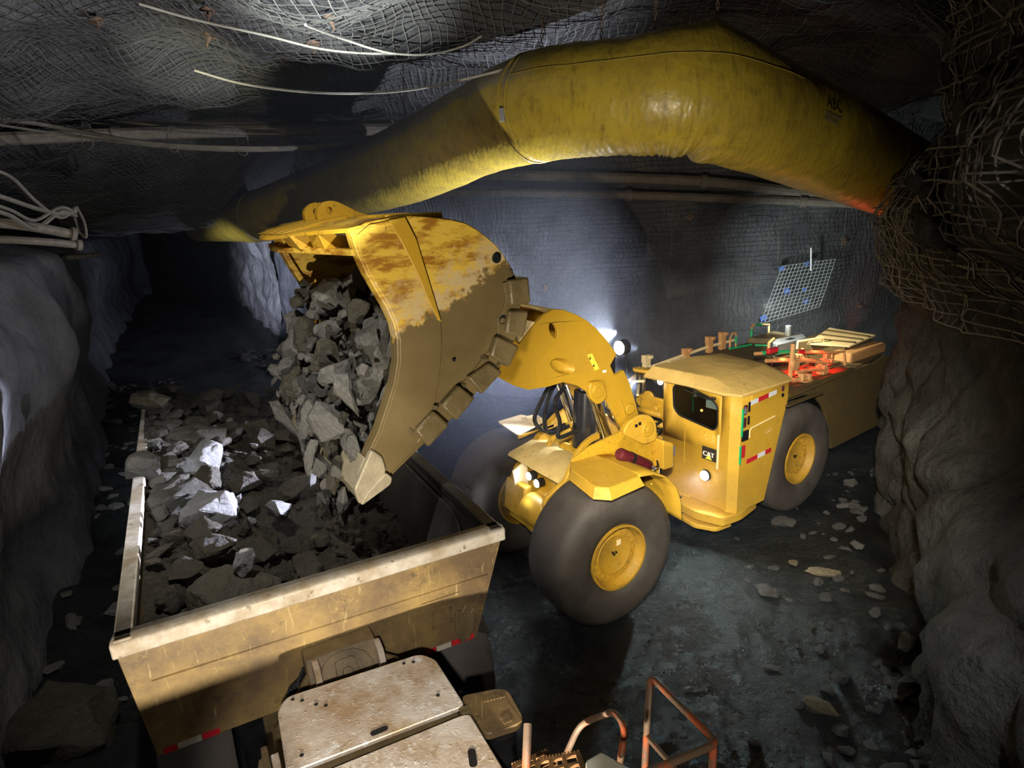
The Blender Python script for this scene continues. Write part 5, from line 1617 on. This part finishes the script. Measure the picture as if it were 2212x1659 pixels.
# cutting edge and corner tooth
MB().prism(FF, [(2.76, 2.55), (2.70, 2.62), (2.84, 2.86), (2.97, 2.62), (2.94, 2.50)], -BW, BW).build('cutting_edge', M['tip_steel'], bkt, bevel=0.012)
th = rounded([(2.79, 2.93), (2.70, 2.84), (2.68, 2.70), (2.90, 2.50), (2.945, 2.475), (2.975, 2.62)], 0.04)
tt = MB().prism(FF, th, BW-0.02, BW+0.05).build('corner_tooth', M['tip_steel'], bkt, bevel=0.02)
MB().prism(FF, rounded([(2.69, 2.70), (2.64, 2.64), (2.66, 2.585), (2.92, 2.47), (2.94, 2.485), (2.88, 2.56)], 0.02), BW-0.03, BW+0.065).build('tooth_heel', M['tip_steel'], tt, bevel=0.012)
# side cutter bars along both front edges
for b0, b1 in ((BW-0.14, BW-0.04), (-BW+0.04, -BW+0.16)):
    fr_ = front + [(2.75, 4.69)]
    pol = fr_ + [(a-0.07, z) for a, z in fr_[::-1]]
    MB().prism(FF, pol, b0, b1).build('side_cutter_bar', M['bucket'], bkt, bevel=0.01)
# upper lip: spill guard in two decks with gussets and lifting ears
sgp = [(2.55, BW), (2.76, BW), (2.90, 0.7), (3.10, 0.10), (3.10, -0.25), (2.92, -0.9), (2.80, -BW), (2.50, -BW), (2.2, -BW), (2.2, BW-0.1)]
def lipz(a):
    return 4.80 - (a-2.25)*0.17
sg = MB().ext([FF(a, b, lipz(a)-0.035) for a, b in sgp], [FF(a, b, lipz(a)) for a, b in sgp]).build('spill_guard', M['yellow'], bkt, bevel=0.006)
MB().slab(FF, [(2.62, BW-0.06), (2.74, BW-0.06), (2.90, 0.5), (3.00, 0.0), (2.94, -0.6), (2.80, -BW+0.03), (2.66, -BW+0.03)], 4.50, 4.55).build('lower_lip_bar', M['bucket'], sg, bevel=0.008)
for b in (0.75, 0.35, -0.1, -0.55):
    MB().prism(FF, [(3.0 if abs(b) < 0.5 else 2.86, 4.66), (2.92 if abs(b) < 0.5 else 2.82, 4.54), (2.6, 4.54), (2.6, 4.70)], b-0.17, b+0.17).build('lip_gusset', M['yellow'], sg, bevel=0.005)
for b in (0.25, -0.02, -0.30, -0.58):
    MB().prism(FF, [(3.04, 4.67), (2.95, 4.70), (2.6, 4.78), (2.4, 4.81), (2.4, 4.735)], b-0.10, b+0.06).build('upper_rib', M['yellow'], sg, bevel=0.01)
for b in (0.02, -0.42):
    ear = rounded([(2.60, 4.72), (2.62, 4.87), (2.53, 4.95), (2.42, 4.95), (2.20, 4.83), (2.05, 4.79), (2.05, 4.735)], 0.06)
    hl = [(2.49 + 0.035*math.cos(t), 4.86 + 0.035*math.sin(t)) for t in [-2*PI*k/16 for k in range(16)]]
    MB().prism_hole(FF, ear, hl, b-0.045, b+0.045).build('lifting_ear', M['yellow'], sg, bevel=0.008)
MB().slab(FF, [(2.45, BW-0.02), (2.40, 0.5), (2.1, 0.45), (1.9, BW-0.1)], 4.74, 4.80).build('top_stiffener', M['yellow'], bkt, bevel=0.02)

# ---- cab (rear frame)
A0 = 1.66
plan = [(A0, 0.06), (A0, 1.10), (1.68, 1.24), (1.60, 1.36), (0.55, 1.36), (0.40, 1.2), (0.40, 0.06)]
def cab_body():
    low = [(A0, 0.06), (A0, 1.10), (1.70, 1.26), (1.62, 1.37), (0.98, 1.37), (0.85, 1.25), (0.85, 0.06)]
    mid = [(A0, 0.06), (A0, 1.10), (1.70, 1.26), (1.62, 1.37), (0.74, 1.37), (0.62, 1.25), (0.62, 0.06)]
    top = [(A0, 0.06), (A0, 1.10), (1.70, 1.26), (1.62, 1.37), (0.55, 1.37), (0.45, 1.25), (0.45, 0.06)]
    L = [[RF(a, b, z) for a, b in pl] for pl, z in ((low, 0.52), (mid, 1.35), (top, 1.95), (top, 2.24))]
    mb = MB()
    n = 7
    mb.add([p for l in L for p in l], [(i*n+k, i*n+(k+1) % n, (i+1)*n+(k+1) % n, (i+1)*n+k) for i in range(3) for k in range(n) if not (i == 2 and k == 0)
                                       and not (i == 1 and k == 0)] + [tuple(range(n))[::-1]])
    # front wall around the window opening
    return mb
cab = cab_body()
win = [(0.24, 2.15), (0.26, 1.83), (0.36, 1.74), (0.98, 1.66), (1.04, 1.74), (1.03, 2.03), (0.90, 2.12), (0.55, 2.20), (0.32, 2.21)]
win = rounded(win, 0.05, 3)
outer = [(0.06, 1.35), (1.10, 1.35), (1.10, 2.24), (0.06, 2.24)]
tri = tessellate_polygon([[V((b, z, 0)) for b, z in outer], [V((b, z, 0)) for b, z in win]])
cab.add([RF(A0, b, z) for b, z in outer + win], tri)
cb = cab.build('cab', M['yellow_cab'], ldr, smooth=30, fix=False)
sm = cb.modifiers.new('thick', 'SOLIDIFY'); sm.thickness = 0.03; sm.offset = 0
# window: rubber seal and pane
seal = MB()
seal.tube([RF(A0+0.012, b, z) for b, z in win], 0.016, 6, closed=True)
so = seal.build('window_seal', M['black'], cb)
MB().add([RF(A0-0.005, b, z) for b, z in win], [tuple(range(len(win)))]).build('window_pane', M['glass'], cb, smooth=0)
MB().tube([RF(A0+0.03, 0.98, 2.12), RF(A0+0.035, 0.85, 2.10), RF(A0+0.03, 0.62, 2.14), RF(A0+0.03, 0.45, 2.15)], [0.016, 0.014, 0.010, 0.008], 8).build('wiper', M['black'], cb)
MB().obox(RF(A0+0.035, 0.97, 2.13), RF.v*0.035, V((0, 0, 0.02)), RF.u*0.02).build('wiper_motor', M['black'], cb, bevel=0.008)
# inside: seat, screen, lights
MB().box(RF, 0.75, 1.15, 0.45, 0.95, 1.25, 1.45).build('seat', M['black'], cb, bevel=0.04)
MB().box(RF, 0.62, 0.78, 0.45, 0.95, 1.40, 2.0).build('seat_back', M['black'], cb, bevel=0.05)
MB().obox(RF(1.35, 0.75, 1.93), RF.v*0.11, V((0, 0, 0.06)), RF.u*0.015).build('display', M['screen'], cb)
for k in range(9):
    MB().obox(RF(1.42, 0.93 + 0.035*(k % 3) - 0.02*(k//3), 2.02 - 0.03*(k//3)), RF.v*0.006, V((0, 0, 0.006)), RF.u*0.004).build('indicator', M['led_green'], cb)
MB().disc(RF(1.45, 0.62, 1.83), RF.u, 0.018, 12, 0.008).build('warning_light', M['led_orange'], cb)
MB().cyl(RF(1.5, 0.50, 1.80), RF(1.5, 0.49, 2.02), 0.012, 8).build('grab_handle', M['green'], cb)
MB().obox(RF(1.58, 0.58, 2.10), RF.v*0.03, V((0, 0, 0.05)), RF.u*0.004).build('card', M['white_tape'], cb)
# roof with slanted outer edge and rounded dirt cake
rfm = MB()
tp_ = [(1.78, -0.22), (1.72, 0.55), (1.74, 1.10), (1.66, 1.30), (0.42, 1.30), (0.25, 1.05), (0.15, 0.0), (0.75, -0.22)]
up2 = [(1.68, -0.16), (1.62, 0.5), (1.60, 0.90), (1.45, 1.02), (0.62, 1.0), (0.45, 0.9), (0.30, 0.05), (0.80, -0.14)]
lo2 = [(1.80, -0.24), (1.73, 0.55), (1.76, 1.16), (1.66, 1.40), (0.48, 1.40), (0.24, 1.12), (0.12, -0.02), (0.74, -0.24)]
n = 8
L = [[RF(a, b, 2.22) for a, b in lo2], [RF(a, b, 2.26) for a, b in lo2], [RF(a, b, 2.40) for a, b in up2]]
rfm.add([p for l in L for p in l], [(i*n+k, i*n+(k+1) % n, (i+1)*n+(k+1) % n, (i+1)*n+k) for i in range(2) for k in range(n)] + [tuple(range(n))[::-1], tuple(range(2*n, 3*n))])
ro = rfm.build('cab_roof', M['dust'], cb, bevel=0.012)
for a0, a1 in ((0.95, 1.30), (1.36, 1.62)):
    MB().box(RF, a0, a1, -0.20, -0.14, 2.36, 2.40).build('roof_bar', M['cream'], ro, bevel=0.01)
MB().slab(RF, rounded([(1.76, -0.20), (1.80, -0.45), (1.74, -0.52), (1.62, -0.42), (1.60, -0.18)], 0.05), 2.28, 2.33).build('roof_visor', M['yellow_cab'], ro, bevel=0.01)
# black lamp panel right of the cab
lpn = MB().box(RF, 1.40, 1.45, -0.52, 0.055, 1.60, 2.27).build('lamp_panel', M['black_steel'], cb, bevel=0.01)
for p, mt, r in ((LB, 'lamp', 0.05), (LA, 'lamp', 0.105)):
    o = MB().cyl(p - RF.u*0.14, p, r+0.014, 24).build('work_lamp', M['black'], ldr, bevel=0.01)
    MB().disc(p + RF.u*0.004, RF.u, r, 24, 0.006).build('lamp_lens', M[mt], o)
    MB().tube([p - RF.u*0.10, p - RF.u*0.14 - V((0, 0, 0.12)), p - RF.u*0.16 - V((0, 0, 0.45))], 0.02, 8).build('lamp_bracket', M['black_steel'], o)
for b, z in ((-0.10, 2.03), (-0.02, 1.96)):
    o = MB().cyl(RF(1.44, b, z), RF(1.475, b, z), 0.042, 24).build('round_gauge', M['grey_metal'], lpn, bevel=0.006)
    MB().disc(RF(1.478, b, z), RF.u, 0.024, 18, 0.006).build('gauge_face', M['black'], o)
MB().box(RF, 1.45, 1.47, -0.35, -0.10, 2.08, 2.20).build('lamp_backplate', M['grey_metal'], lpn, bevel=0.004)
# low lamp on the cab front
o = MB().cyl(LE - RF.u*0.08, LE, 0.085, 24).build('work_lamp', M['black'], ldr, bevel=0.01)
MB().disc(LE + RF.u*0.004, RF.u, 0.072, 24, 0.006).build('lamp_lens', M['lamp_warm'], o)
# badge with white letters over a yellow triangle
bo = MB().box(RF, A0+0.015, A0+0.025, 0.80, 1.045, 1.19, 1.385).build('badge_plate', M['badge'], cb, bevel=0.004)
MB().add([RF(A0+0.0262, b, z) for b, z in ((0.86, 1.205), (0.985, 1.205), (0.925, 1.275))], [(0, 1, 2)]).build('badge_triangle', M['warn'], cb, smooth=0)
def bold_letters(body, x0, z0, size, plane, name, mat, parent, sx=1.0):
    for k, off in enumerate((0.0, 0.006, -0.006)):
        pass
    return text_on(lambda x, y: plane(x0 + x*sx, z0 + y), body, size, mat, name, parent)
for off in (-0.005, 0.0, 0.005):
    text_on(lambda x, y: RF(A0+0.0275 + off*0.02, 0.818 + x*1.0 + off, 1.25 + y), 'CAT', 0.100, M['white_print'], 'badge_letters', cb)
# small lettering on the side and a worn grey patch on the front
text_on(lambda x, y: RF(1.06 - x, 1.372+0.016, 1.56 + y), 'CAT', 0.085, M['cream'], 'side_letters', cb)
MB().box(RF, A0+0.015, A0+0.02, 0.20, 0.31, 1.08, 1.22).build('grey_patch', M['grey_metal'], cb)
MB().box(RF, A0+0.013, A0+0.02, 0.47, 0.485, 1.02, 1.62).build('door_seam', M['yellow_cab'], cb)
MB().box(RF, A0+0.013, A0+0.03, 1.055, 1.085, 1.10, 1.62).build('corner_bead', M['cream'], cb, bevel=0.005)
for b, z in ((0.78, 1.58), (0.84, 1.55), (0.98, 1.56), (0.98, 1.50), (0.86, 1.50)):
    MB().disc(RF(A0+0.017, b, z), RF.u, 0.008, 8, 0.004).build('stud', M['cream'], cb)
# side face: vents, tapes, pressed line
SY = 1.372+0.015
def sidebox(a0, a1, z0, z1, mat, name, th=0.008, off=0.0):
    return MB().prism(RF, rounded([(a0, z0), (a1, z0), (a1, z1), (a0, z1)], 0.02, 2), SY+off, SY+th+off).build(name, M[mat], cb)
for a0, a1, z0, z1, mt in ((1.60, 1.515, 1.96, 2.10, 'purple_lens'), (1.495, 1.45, 1.98, 2.13, 'black'), (1.60, 1.525, 1.78, 1.92, 'purple_lens'), (1.495, 1.45, 1.80, 1.93, 'black'), (1.61, 1.455, 1.58, 1.73, 'black')):
    v = sidebox(a0, a1, z0, z1, mt, 'side_vent', 0.006)
MB().prism(RF, [(1.59, 1.98), (1.53, 1.97), (1.54, 2.06), (1.58, 2.08)], SY+0.006, SY+0.010).build('vent_reflection_plate', M['grey_metal'], cb)
sidebox(1.635, 1.612, 1.66, 2.06, 'green', 'green_strip', 0.02)
sidebox(1.645, 1.622, 1.26, 1.53, 'green', 'green_strip', 0.02)
sidebox(1.605, 1.52, 1.34, 1.52, 'red_tape', 'red_reflector')
def strip(a0, z0, a1, z1, h, mat, name):
    MB().prism(RF, [(a0, z0), (a1, z1), (a1, z1+h), (a0, z0+h)], SY, SY+0.006).build(name, M[mat], cb)
for k, mt in enumerate(('white_tape', 'red_tape', 'white_tape')):
    t0, t1 = (0, 0.30, 0.70)[k], (0.29, 0.69, 1.0)[k]
    strip(1.45 - 0.60*t0, 2.07 + 0.04*t0, 1.45 - 0.60*t1, 2.07 + 0.04*t1, 0.065, mt, 'reflector_strip')
for k, mt in enumerate(('red_tape', 'white_tape', 'red_tape')):
    t0, t1 = (0, 0.45, 0.76)[k], (0.44, 0.75, 1.0)[k]
    strip(1.47 - 0.58*t0, 1.22 + 0.03*t0, 1.47 - 0.58*t1, 1.22 + 0.03*t1, 0.065, mt, 'reflector_strip')
MB().tube([RF(1.43, SY, 1.60), RF(1.43, SY, 1.70), RF(1.40, SY, 1.73), RF(0.85, SY, 1.78)], 0.010, 6).build('pressed_line', M['cream'], cb)
MB().tube([RF(1.42, SY, 2.06), RF(1.42, SY, 2.20), RF(0.80, SY, 2.20)], 0.007, 6).build('door_line', M['yellow_cab'], cb)
sidebox(0.72, 0.665, 2.12, 2.20, 'purple_lens', 'marker_lamp')
MB().disc(RF(0.69, SY+0.005, 2.06), RF.v, 0.028, 16, 0.006).build('marker_lamp', M['black'], cb)
# step under the cab front
stp = MB().slab(RF, rounded([(1.60, 0.50), (1.92, 0.55), (1.98, 0.95), (1.86, 1.34), (1.50, 1.38), (1.0, 1.30)], 0.06), 0.36, 0.50).build('cab_step', M['yellow_cab'], ldr, bevel=0.02)
MB().slab(RF, rounded([(1.64, 0.62), (1.98, 0.66), (2.04, 0.98), (1.90, 1.26), (1.58, 1.30)], 0.06), 0.26, 0.33).build('step_tread', M['yellow_cab'], stp, bevel=0.015)
MB().slab(RF, [(1.70, 0.0), (1.70, 0.6), (1.5, 0.6), (1.2, 0.0)], 0.45, 0.52).build('under_guard', M['yellow_cab'], ldr, bevel=0.015)

# ---- machinery between the frames, right of the cab
mm = MB()
mm.box(RF, 0.4, 1.40, -1.2, 0.05, 0.9, 1.55)
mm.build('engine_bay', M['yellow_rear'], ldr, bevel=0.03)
for k, (a, b, z, r, h) in enumerate(((1.46, -0.44, 1.78, 0.12, 0.12), (1.55, -0.24, 1.66, 0.07, 0.20), (1.50, -0.06, 1.58, 0.06, 0.14), (1.44, -0.62, 1.70, 0.10, 0.12))):
    MB().cyl(RF(a-h, b, z), RF(a+0.02, b, z), r, 24).build('valve_body', Y, ldr, bevel=0.015)
MB().obox(RF(1.40, -0.33, 1.70), RF.u*0.10, RF.v*0.26, V((0, 0, 0.13))).build('valve_bank', Y, ldr, bevel=0.03)
for z, w in ((1.58, 0.05), (1.42, 0.05), (1.20, 0.05)):
    ar = [RF(1.52 + 0.12*math.sin(PI*k/10), -0.55 + 0.62*k/10, z + 0.05*math.sin(PI*k/10)) for k in range(11)]
    MB().tube(ar, w, 8).build('hitch_hoop', Y, ldr)
MB().prism(RF, rounded([(1.36, 1.5), (1.62, 1.52), (1.66, 1.66), (1.58, 1.78), (1.44, 1.78), (1.36, 1.66)], 0.06), -0.02, 0.05).build('hitch_ear', Y, ldr, bevel=0.012)
MB().cyl(RF(1.53, 0.03, 1.67), RF(1.53, 0.07, 1.67), 0.045, 20).build('ear_bush', M['yellow_rear'], ldr, bevel=0.008)
MB().prism(RF, [(1.45, 0.5), (1.62, 0.5), (1.62, 1.1), (1.45, 1.1)], -0.5, 0.05).build('hitch_plate', Y, ldr, bevel=0.012)
for k in range(6):
    MB().disc(RF(1.622, -0.02 - 0.08*(k % 2), 0.62 + 0.12*(k//2)), RF.u, 0.02, 12, 0.008).build('plate_hole', M['black'], ldr)
random.seed(31)
for k in range(9):
    b0 = -0.45 + 0.05*k
    MB().tube(spline([RF(1.45, b0, 1.5 - 0.03*(k % 3)), RF(1.75, b0+0.05, 1.35 + 0.04*(k % 4)), RF(1.85, b0 + 0.02*(k % 3), 1.15), RF(1.62, b0-0.04, 0.92 + 0.05*(k % 2))], 7), 0.026, 8).build('hitch_hose', M['hose'], ldr)
MB().cyl(FF(-1.3, 0.0, 0.9), RF(1.55, -0.15, 0.9), 0.17, 20).build('hitch_pin_block', Y, ldr, bevel=0.02)
gr = MB().tube([RF(1.66, -0.62, 1.62), RF(1.68, -0.62, 2.0), RF(1.62, -0.58, 2.06), RF(1.5, -0.5, 2.06)], 0.022, 10).build('grab_rail', M['cream'], ldr)
MB().tube([RF(1.665, -0.62, 1.72), RF(1.678, -0.62, 1.95)], 0.025, 10).build('rail_tape', M['green'], gr)

# ---- rear body: deck, engine covers, rails
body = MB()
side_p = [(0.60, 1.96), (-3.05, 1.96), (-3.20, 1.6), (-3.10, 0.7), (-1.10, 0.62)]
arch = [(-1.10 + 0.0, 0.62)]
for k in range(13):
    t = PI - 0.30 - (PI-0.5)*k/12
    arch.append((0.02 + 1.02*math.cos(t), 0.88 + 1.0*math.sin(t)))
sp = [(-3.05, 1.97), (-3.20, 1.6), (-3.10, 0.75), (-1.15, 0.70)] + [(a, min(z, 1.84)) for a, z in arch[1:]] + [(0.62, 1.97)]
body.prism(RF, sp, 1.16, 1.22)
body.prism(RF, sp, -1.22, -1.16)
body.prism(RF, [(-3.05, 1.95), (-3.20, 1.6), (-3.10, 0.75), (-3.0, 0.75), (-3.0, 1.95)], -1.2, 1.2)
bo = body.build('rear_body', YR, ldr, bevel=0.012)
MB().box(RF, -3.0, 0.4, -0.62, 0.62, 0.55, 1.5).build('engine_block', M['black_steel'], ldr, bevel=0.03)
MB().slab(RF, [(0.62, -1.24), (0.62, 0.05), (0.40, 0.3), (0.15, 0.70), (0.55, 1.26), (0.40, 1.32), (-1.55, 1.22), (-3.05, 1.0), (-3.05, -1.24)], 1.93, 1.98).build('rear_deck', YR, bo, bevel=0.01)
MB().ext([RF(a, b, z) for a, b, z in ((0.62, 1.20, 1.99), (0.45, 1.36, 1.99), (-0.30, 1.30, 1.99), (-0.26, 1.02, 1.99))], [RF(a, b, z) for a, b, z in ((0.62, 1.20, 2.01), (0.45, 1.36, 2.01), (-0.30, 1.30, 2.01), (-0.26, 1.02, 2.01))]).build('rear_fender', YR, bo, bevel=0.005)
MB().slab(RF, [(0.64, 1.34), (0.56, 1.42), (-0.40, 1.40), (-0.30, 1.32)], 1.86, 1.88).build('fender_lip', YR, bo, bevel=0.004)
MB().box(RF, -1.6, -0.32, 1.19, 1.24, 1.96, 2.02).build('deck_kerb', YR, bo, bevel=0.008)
cov = MB().ext([RF(a, b, z) for a, b, z in ((-2.05, 0.13, 2.17), (-2.30, 0.78, 2.17), (-3.26, 0.76, 2.22), (-3.42, -0.20, 2.22))], [RF(a, b, z+0.03) for a, b, z in ((-2.05, 0.13, 2.17), (-2.30, 0.78, 2.17), (-3.26, 0.76, 2.22), (-3.42, -0.20, 2.22))]).build('engine_cover', M['cream'], ldr, bevel=0.006)
for k in range(3):
    f = 0.25 + 0.27*k
    p = RF(-2.05, 0.13, 2.20).lerp(RF(-3.42, -0.2, 2.25), f); q2 = RF(-2.30, 0.78, 2.20).lerp(RF(-3.26, 0.76, 2.25), f)
    MB().obox((p+q2)/2 + V((0, 0, 0.012)), (q2-p)*0.48, (RF.u*0.03), V((0, 0, 0.01))).build('cover_rib', YR, cov, bevel=0.004)
for k in range(8):
    p = RF(-2.15 - 0.14*k, 0.16 - 0.03*k, 2.215)
    MB().disc(p, (0, 0, 1), 0.02, 8, 0.02).build('cover_bolt', M['cream'], cov)
MB().box(RF, -3.2, -2.2, -0.2, 0.75, 1.96, 2.18).build('engine_cover_base', YR, cov)
MB().box(RF, -3.22, -2.0, 0.62, 0.98, 1.96, 2.14).build('rear_tank', M['orange_pipe'], ldr, bevel=0.03)
bx = MB().ext([RF(a, b, 2.0) for a, b in ((-1.55, -0.14), (-2.45, -0.10), (-2.75, -0.36), (-1.80, -0.45))], [RF(a, b, 2.21) for a, b in ((-1.55, -0.14), (-2.45, -0.10), (-2.75, -0.36), (-1.80, -0.45))]).build('steel_box', M['blue_steel'], ldr, bevel=0.012)
MB().obox(RF(-2.15, -0.25, 2.212), RF.u*0.10, RF.v*0.05, V((0, 0, 0.003))).build('box_label', M['black'], bx)
MB().cyl(RF(-2.9, -0.75, 1.98), RF(-2.9, -0.75, 2.30), 0.06, 14).build('exhaust_stack', M['grey_metal'], ldr, bevel=0.01)
MB().slab(RF, [(-2.6, -0.5), (-3.1, -0.5), (-3.1, -1.2), (-2.2, -1.2)], 1.98, 2.10).build('radiator_hood', M['truck_dark'], ldr, bevel=0.02)
def rail(pts, r=0.024, name='guard_rail', mat='orange_pipe'):
    return MB().tube([RF(*p) for p in pts], r, 10).build(name, M[mat], ldr)
r1 = rail([(-0.12, 1.0, 1.98), (-0.14, 1.0, 2.55), (-0.14, 1.0, 2.62)], 0.036)
MB().disc(RF(-0.18, 1.02, 2.28), RF.v, 0.085, 20, 0.04).build('rail_foot', M['orange_pipe'], r1)
r2 = rail([(0.15, 0.75, 2.36), (-0.45, 0.90, 2.30), (-1.10, 1.02, 2.16), (-1.15, 1.02, 1.98)], 0.032)
r3 = rail([(0.0, 0.45, 2.40), (-0.8, 0.70, 2.34), (-1.60, 0.92, 2.22), (-1.78, 0.95, 2.22), (-1.80, 0.98, 1.98)], 0.030)
MB().tube([RF(-0.12, 0.49, 2.395), RF(-0.75, 0.685, 2.345)], 0.034, 10).build('rail_tape', M['green'], r3)
MB().tube([RF(-0.8, 0.70, 2.34), RF(-0.92, 0.735, 2.325)], 0.034, 10).build('rail_tape', M['red_tape'], r3)
MB().tube([RF(-0.30, 0.862, 2.315), RF(-0.37, 0.88, 2.308)], 0.036, 10).build('rail_tape', M['red_tape'], r2)
rail([(-0.25, 1.02, 2.15), (-0.7, 1.05, 2.12), (-1.05, 1.05, 2.05)], 0.03)
rail([(0.1, 1.05, 2.07), (-0.4, 1.12, 2.06), (-0.5, 1.14, 1.98)], 0.035)
rail([(-1.0, 0.35, 2.0), (-1.0, 0.35, 2.22), (-1.3, 0.45, 2.26), (-1.55, 0.5, 2.0)], 0.022, 'grab_handle')
rail([(-1.9, 0.05, 2.0), (-1.9, 0.05, 2.24), (-2.3, 0.3, 2.28), (-2.3, 0.3, 2.2)], 0.028, 'grab_handle', 'cream')
rail([(-1.55, -0.30, 2.0), (-1.55, -0.30, 2.22), (-1.85, -0.40, 2.24), (-1.85, -0.40, 2.0)], 0.026, 'grab_handle')
# clamps on the deck
random.seed(4)
for a, b, z in ((-1.05, 1.02, 2.06), (-1.45, 0.86, 2.12), (-1.62, 0.30, 2.10), (-0.35, 1.12, 2.02), (-1.7, 0.75, 2.05), (-2.0, -0.25, 2.08)):
    mb = MB()
    for k in range(6):
        c = RF(a + random.uniform(-.09, .09), b + random.uniform(-.06, .06), z + random.uniform(-.07, .09))
        mb.obox(c, RF.u*random.uniform(.02, .05), RF.v*random.uniform(.02, .05), V((0, 0, random.uniform(.02, .07))))
    mb.box(RF, a-0.08, a+0.08, b-0.05, b+0.05, 1.975, z)
    mb.build('deck_clamp', M['orange_pipe'], ldr, bevel=0.008)
mb = MB()
for k in range(5):
    mb.tube([RF(-0.1 - 0.22*k, 0.15 + 0.05*k, 2.0), RF(-0.5 - 0.22*k, 0.95, 2.0)], 0.02, 6)
for k in range(4):
    mb.tube([RF(-0.2, 0.25 + 0.2*k, 2.03), RF(-1.7, 0.1 + 0.28*k, 2.03)], 0.022, 6)
mb.build('deck_grille', YR, ldr)
# far side guard rail with four clamp posts
r4 = rail([(1.75, -1.2, 1.62), (0.75, -1.22, 1.98), (-0.2, -1.24, 2.04), (-1.1, -1.24, 2.10), (-1.9, -1.24, 2.10)], 0.03, 'guard_rail', 'cream')
for a, z0, z1 in ((0.65, 1.6, 2.2), (-0.40, 1.95, 2.15), (-1.07, 1.98, 2.27), (-1.46, 1.98, 2.30)):
    mb = MB().box(RF, a-0.07, a+0.07, -1.28, -1.20, z0, z1)
    mb.box(RF, a-0.11, a-0.02, -1.30, -1.18, z1-0.05, z1+0.01)
    mb.box(RF, a+0.04, a+0.10, -1.27, -1.19, z1-0.10, z1+0.03)
    mb.build('rail_post', M['cream'] if a > 0 else M['orange_pipe'], r4, bevel=0.006)
rail([(1.70, -0.60, 1.98), (0.9, -1.18, 2.05)], 0.025, 'guard_rail', 'cream')
rail([(1.70, -0.45, 1.88), (0.9, -1.15, 1.92)], 0.022, 'guard_rail', 'cream')
g = rail([(-2.33, -1.2, 1.98), (-2.34, -1.2, 2.30), (-2.40, -1.2, 2.33), (-2.92, -1.2, 2.26), (-2.95, -1.2, 1.98)], 0.022, 'grab_rail')
MB().tube([RF(-2.33, -1.2, 2.02), RF(-2.34, -1.2, 2.26)], 0.026, 8).build('rail_tape', M['green'], g)
MB().tube([RF(-2.44, -1.2, 2.325), RF(-2.66, -1.2, 2.295)], 0.026, 8).build('rail_tape', M['green'], g)
g = rail([(-1.65, -1.2, 1.98), (-1.65, -1.2, 2.18), (-1.70, -1.2, 2.24), (-1.80, -1.2, 2.26), (-1.84, -1.2, 2.20), (-1.84, -1.2, 1.98)], 0.020, 'grab_rail')
MB().tube([RF(-1.84, -1.2, 2.05), RF(-1.84, -1.2, 2.18)], 0.024, 8).build('rail_tape', M['green'], g)
MB().tube([RF(-1.5, -1.1, 2.0), RF(-2.1, -1.02, 2.0)], 0.02, 8).build('deck_tape', M['green'], ldr)
MB().tube([RF(-2.1, -0.95, 2.0), RF(-2.3, -0.6, 2.0)], 0.02, 8).build('deck_tape', M['green'], ldr)
MB().box(RF, -0.12, 0.12, 0.72, 0.78, 2.46, 2.54).build('red_beacon', M['red_tape'], ldr, bevel=0.01)
MB().tube([RF(0, 0.75, 1.98), RF(0, 0.75, 2.46)], 0.012, 8).build('beacon_post', M['black_steel'], ldr)
for a, b, z in ((-2.3, -0.9, 2.62), (-1.6, -0.2, 2.96)):
    pass

# ---- the red fire extinguisher strapped behind the near fender
e0, e1 = FF(-0.335, 0.95, 1.955), FF(-0.80, 0.97, 1.68)
ed = (e1-e0).normalized()
ex = root_empty('fire_extinguisher', e0, 'dark red fire extinguisher strapped on the yellow fender behind the front wheel', 'fire extinguisher')
MB().lathe(e0, ed, [(0.005, 0.0), (0.06, 0.0), (0.073, 0.02), (0.075, 0.05), (0.075, 0.50), (0.066, 0.55), (0.035, 0.58), (0.03, 0.61), (0.005, 0.61)], 28).build('bottle', M['red_paint'], ex, smooth=40)
MB().lathe(e0, ed, [(0.077, 0.19), (0.081, 0.19), (0.081, 0.235), (0.077, 0.235)], 28, closed=True).build('strap', M['black'], ex)
mb = MB()
xx = ed.cross(V((0, 0, 1))).normalized(); yy_ = xx.cross(ed)
rows = [[e0 + ed*h + (yy_*math.cos(t) + xx*math.sin(t))*0.0765 for t in [-0.9 + 1.0*k/8 for k in range(9)]] for h in (0.27, 0.46)]
mb.add(rows[0] + rows[1], [(k, k+1, 9+k+1, 9+k) for k in range(8)])
mb.build('label_band', M['white_tape'], ex)
MB().cyl(e0 + ed*0.60, e0 + ed*0.66, 0.022, 12).build('valve', M['grey_metal'], ex, bevel=0.005)
MB().tube([e0 + ed*0.63, e0 + ed*0.70 + yy_*0.05, e0 + ed*0.64 + yy_*0.10], 0.012, 8).build('lever', M['black'], ex)
MB().tube(spline([e0 + ed*0.62 - yy_*0.02, e0 + ed*0.68 - yy_*0.10, e0 + ed*0.72 - yy_*0.2], 6), 0.014, 8).build('nozzle_hose', M['warn'], ex)

# ------------------------------------------------------------------ thin bluish dust haze in the chamber
hz = MB().box(Fr(0, 0, 0), -4.5, 9.5, 7.4, 19, -0.2, 6.6).build('haze', None or M['black'], smooth=0)
t = NT('dust_haze')
vs = t.n('ShaderNodeVolumeScatter')
vs.inputs['Color'].default_value = (0.80, 0.87, 1.0, 1)
vs.inputs['Density'].default_value = 0.014
vs.inputs['Anisotropy'].default_value = 0.5
out = t.t.nodes['Material Output']
t.t.nodes.remove(t.b)
t.l(vs.outputs[0], out.inputs['Volume'])
hz.data.materials.clear()
hz.data.materials.append(t.m)
tag(hz, 'thin bluish dust haze hanging in the mine chamber around the loader lamps', 'haze', kind='stuff')
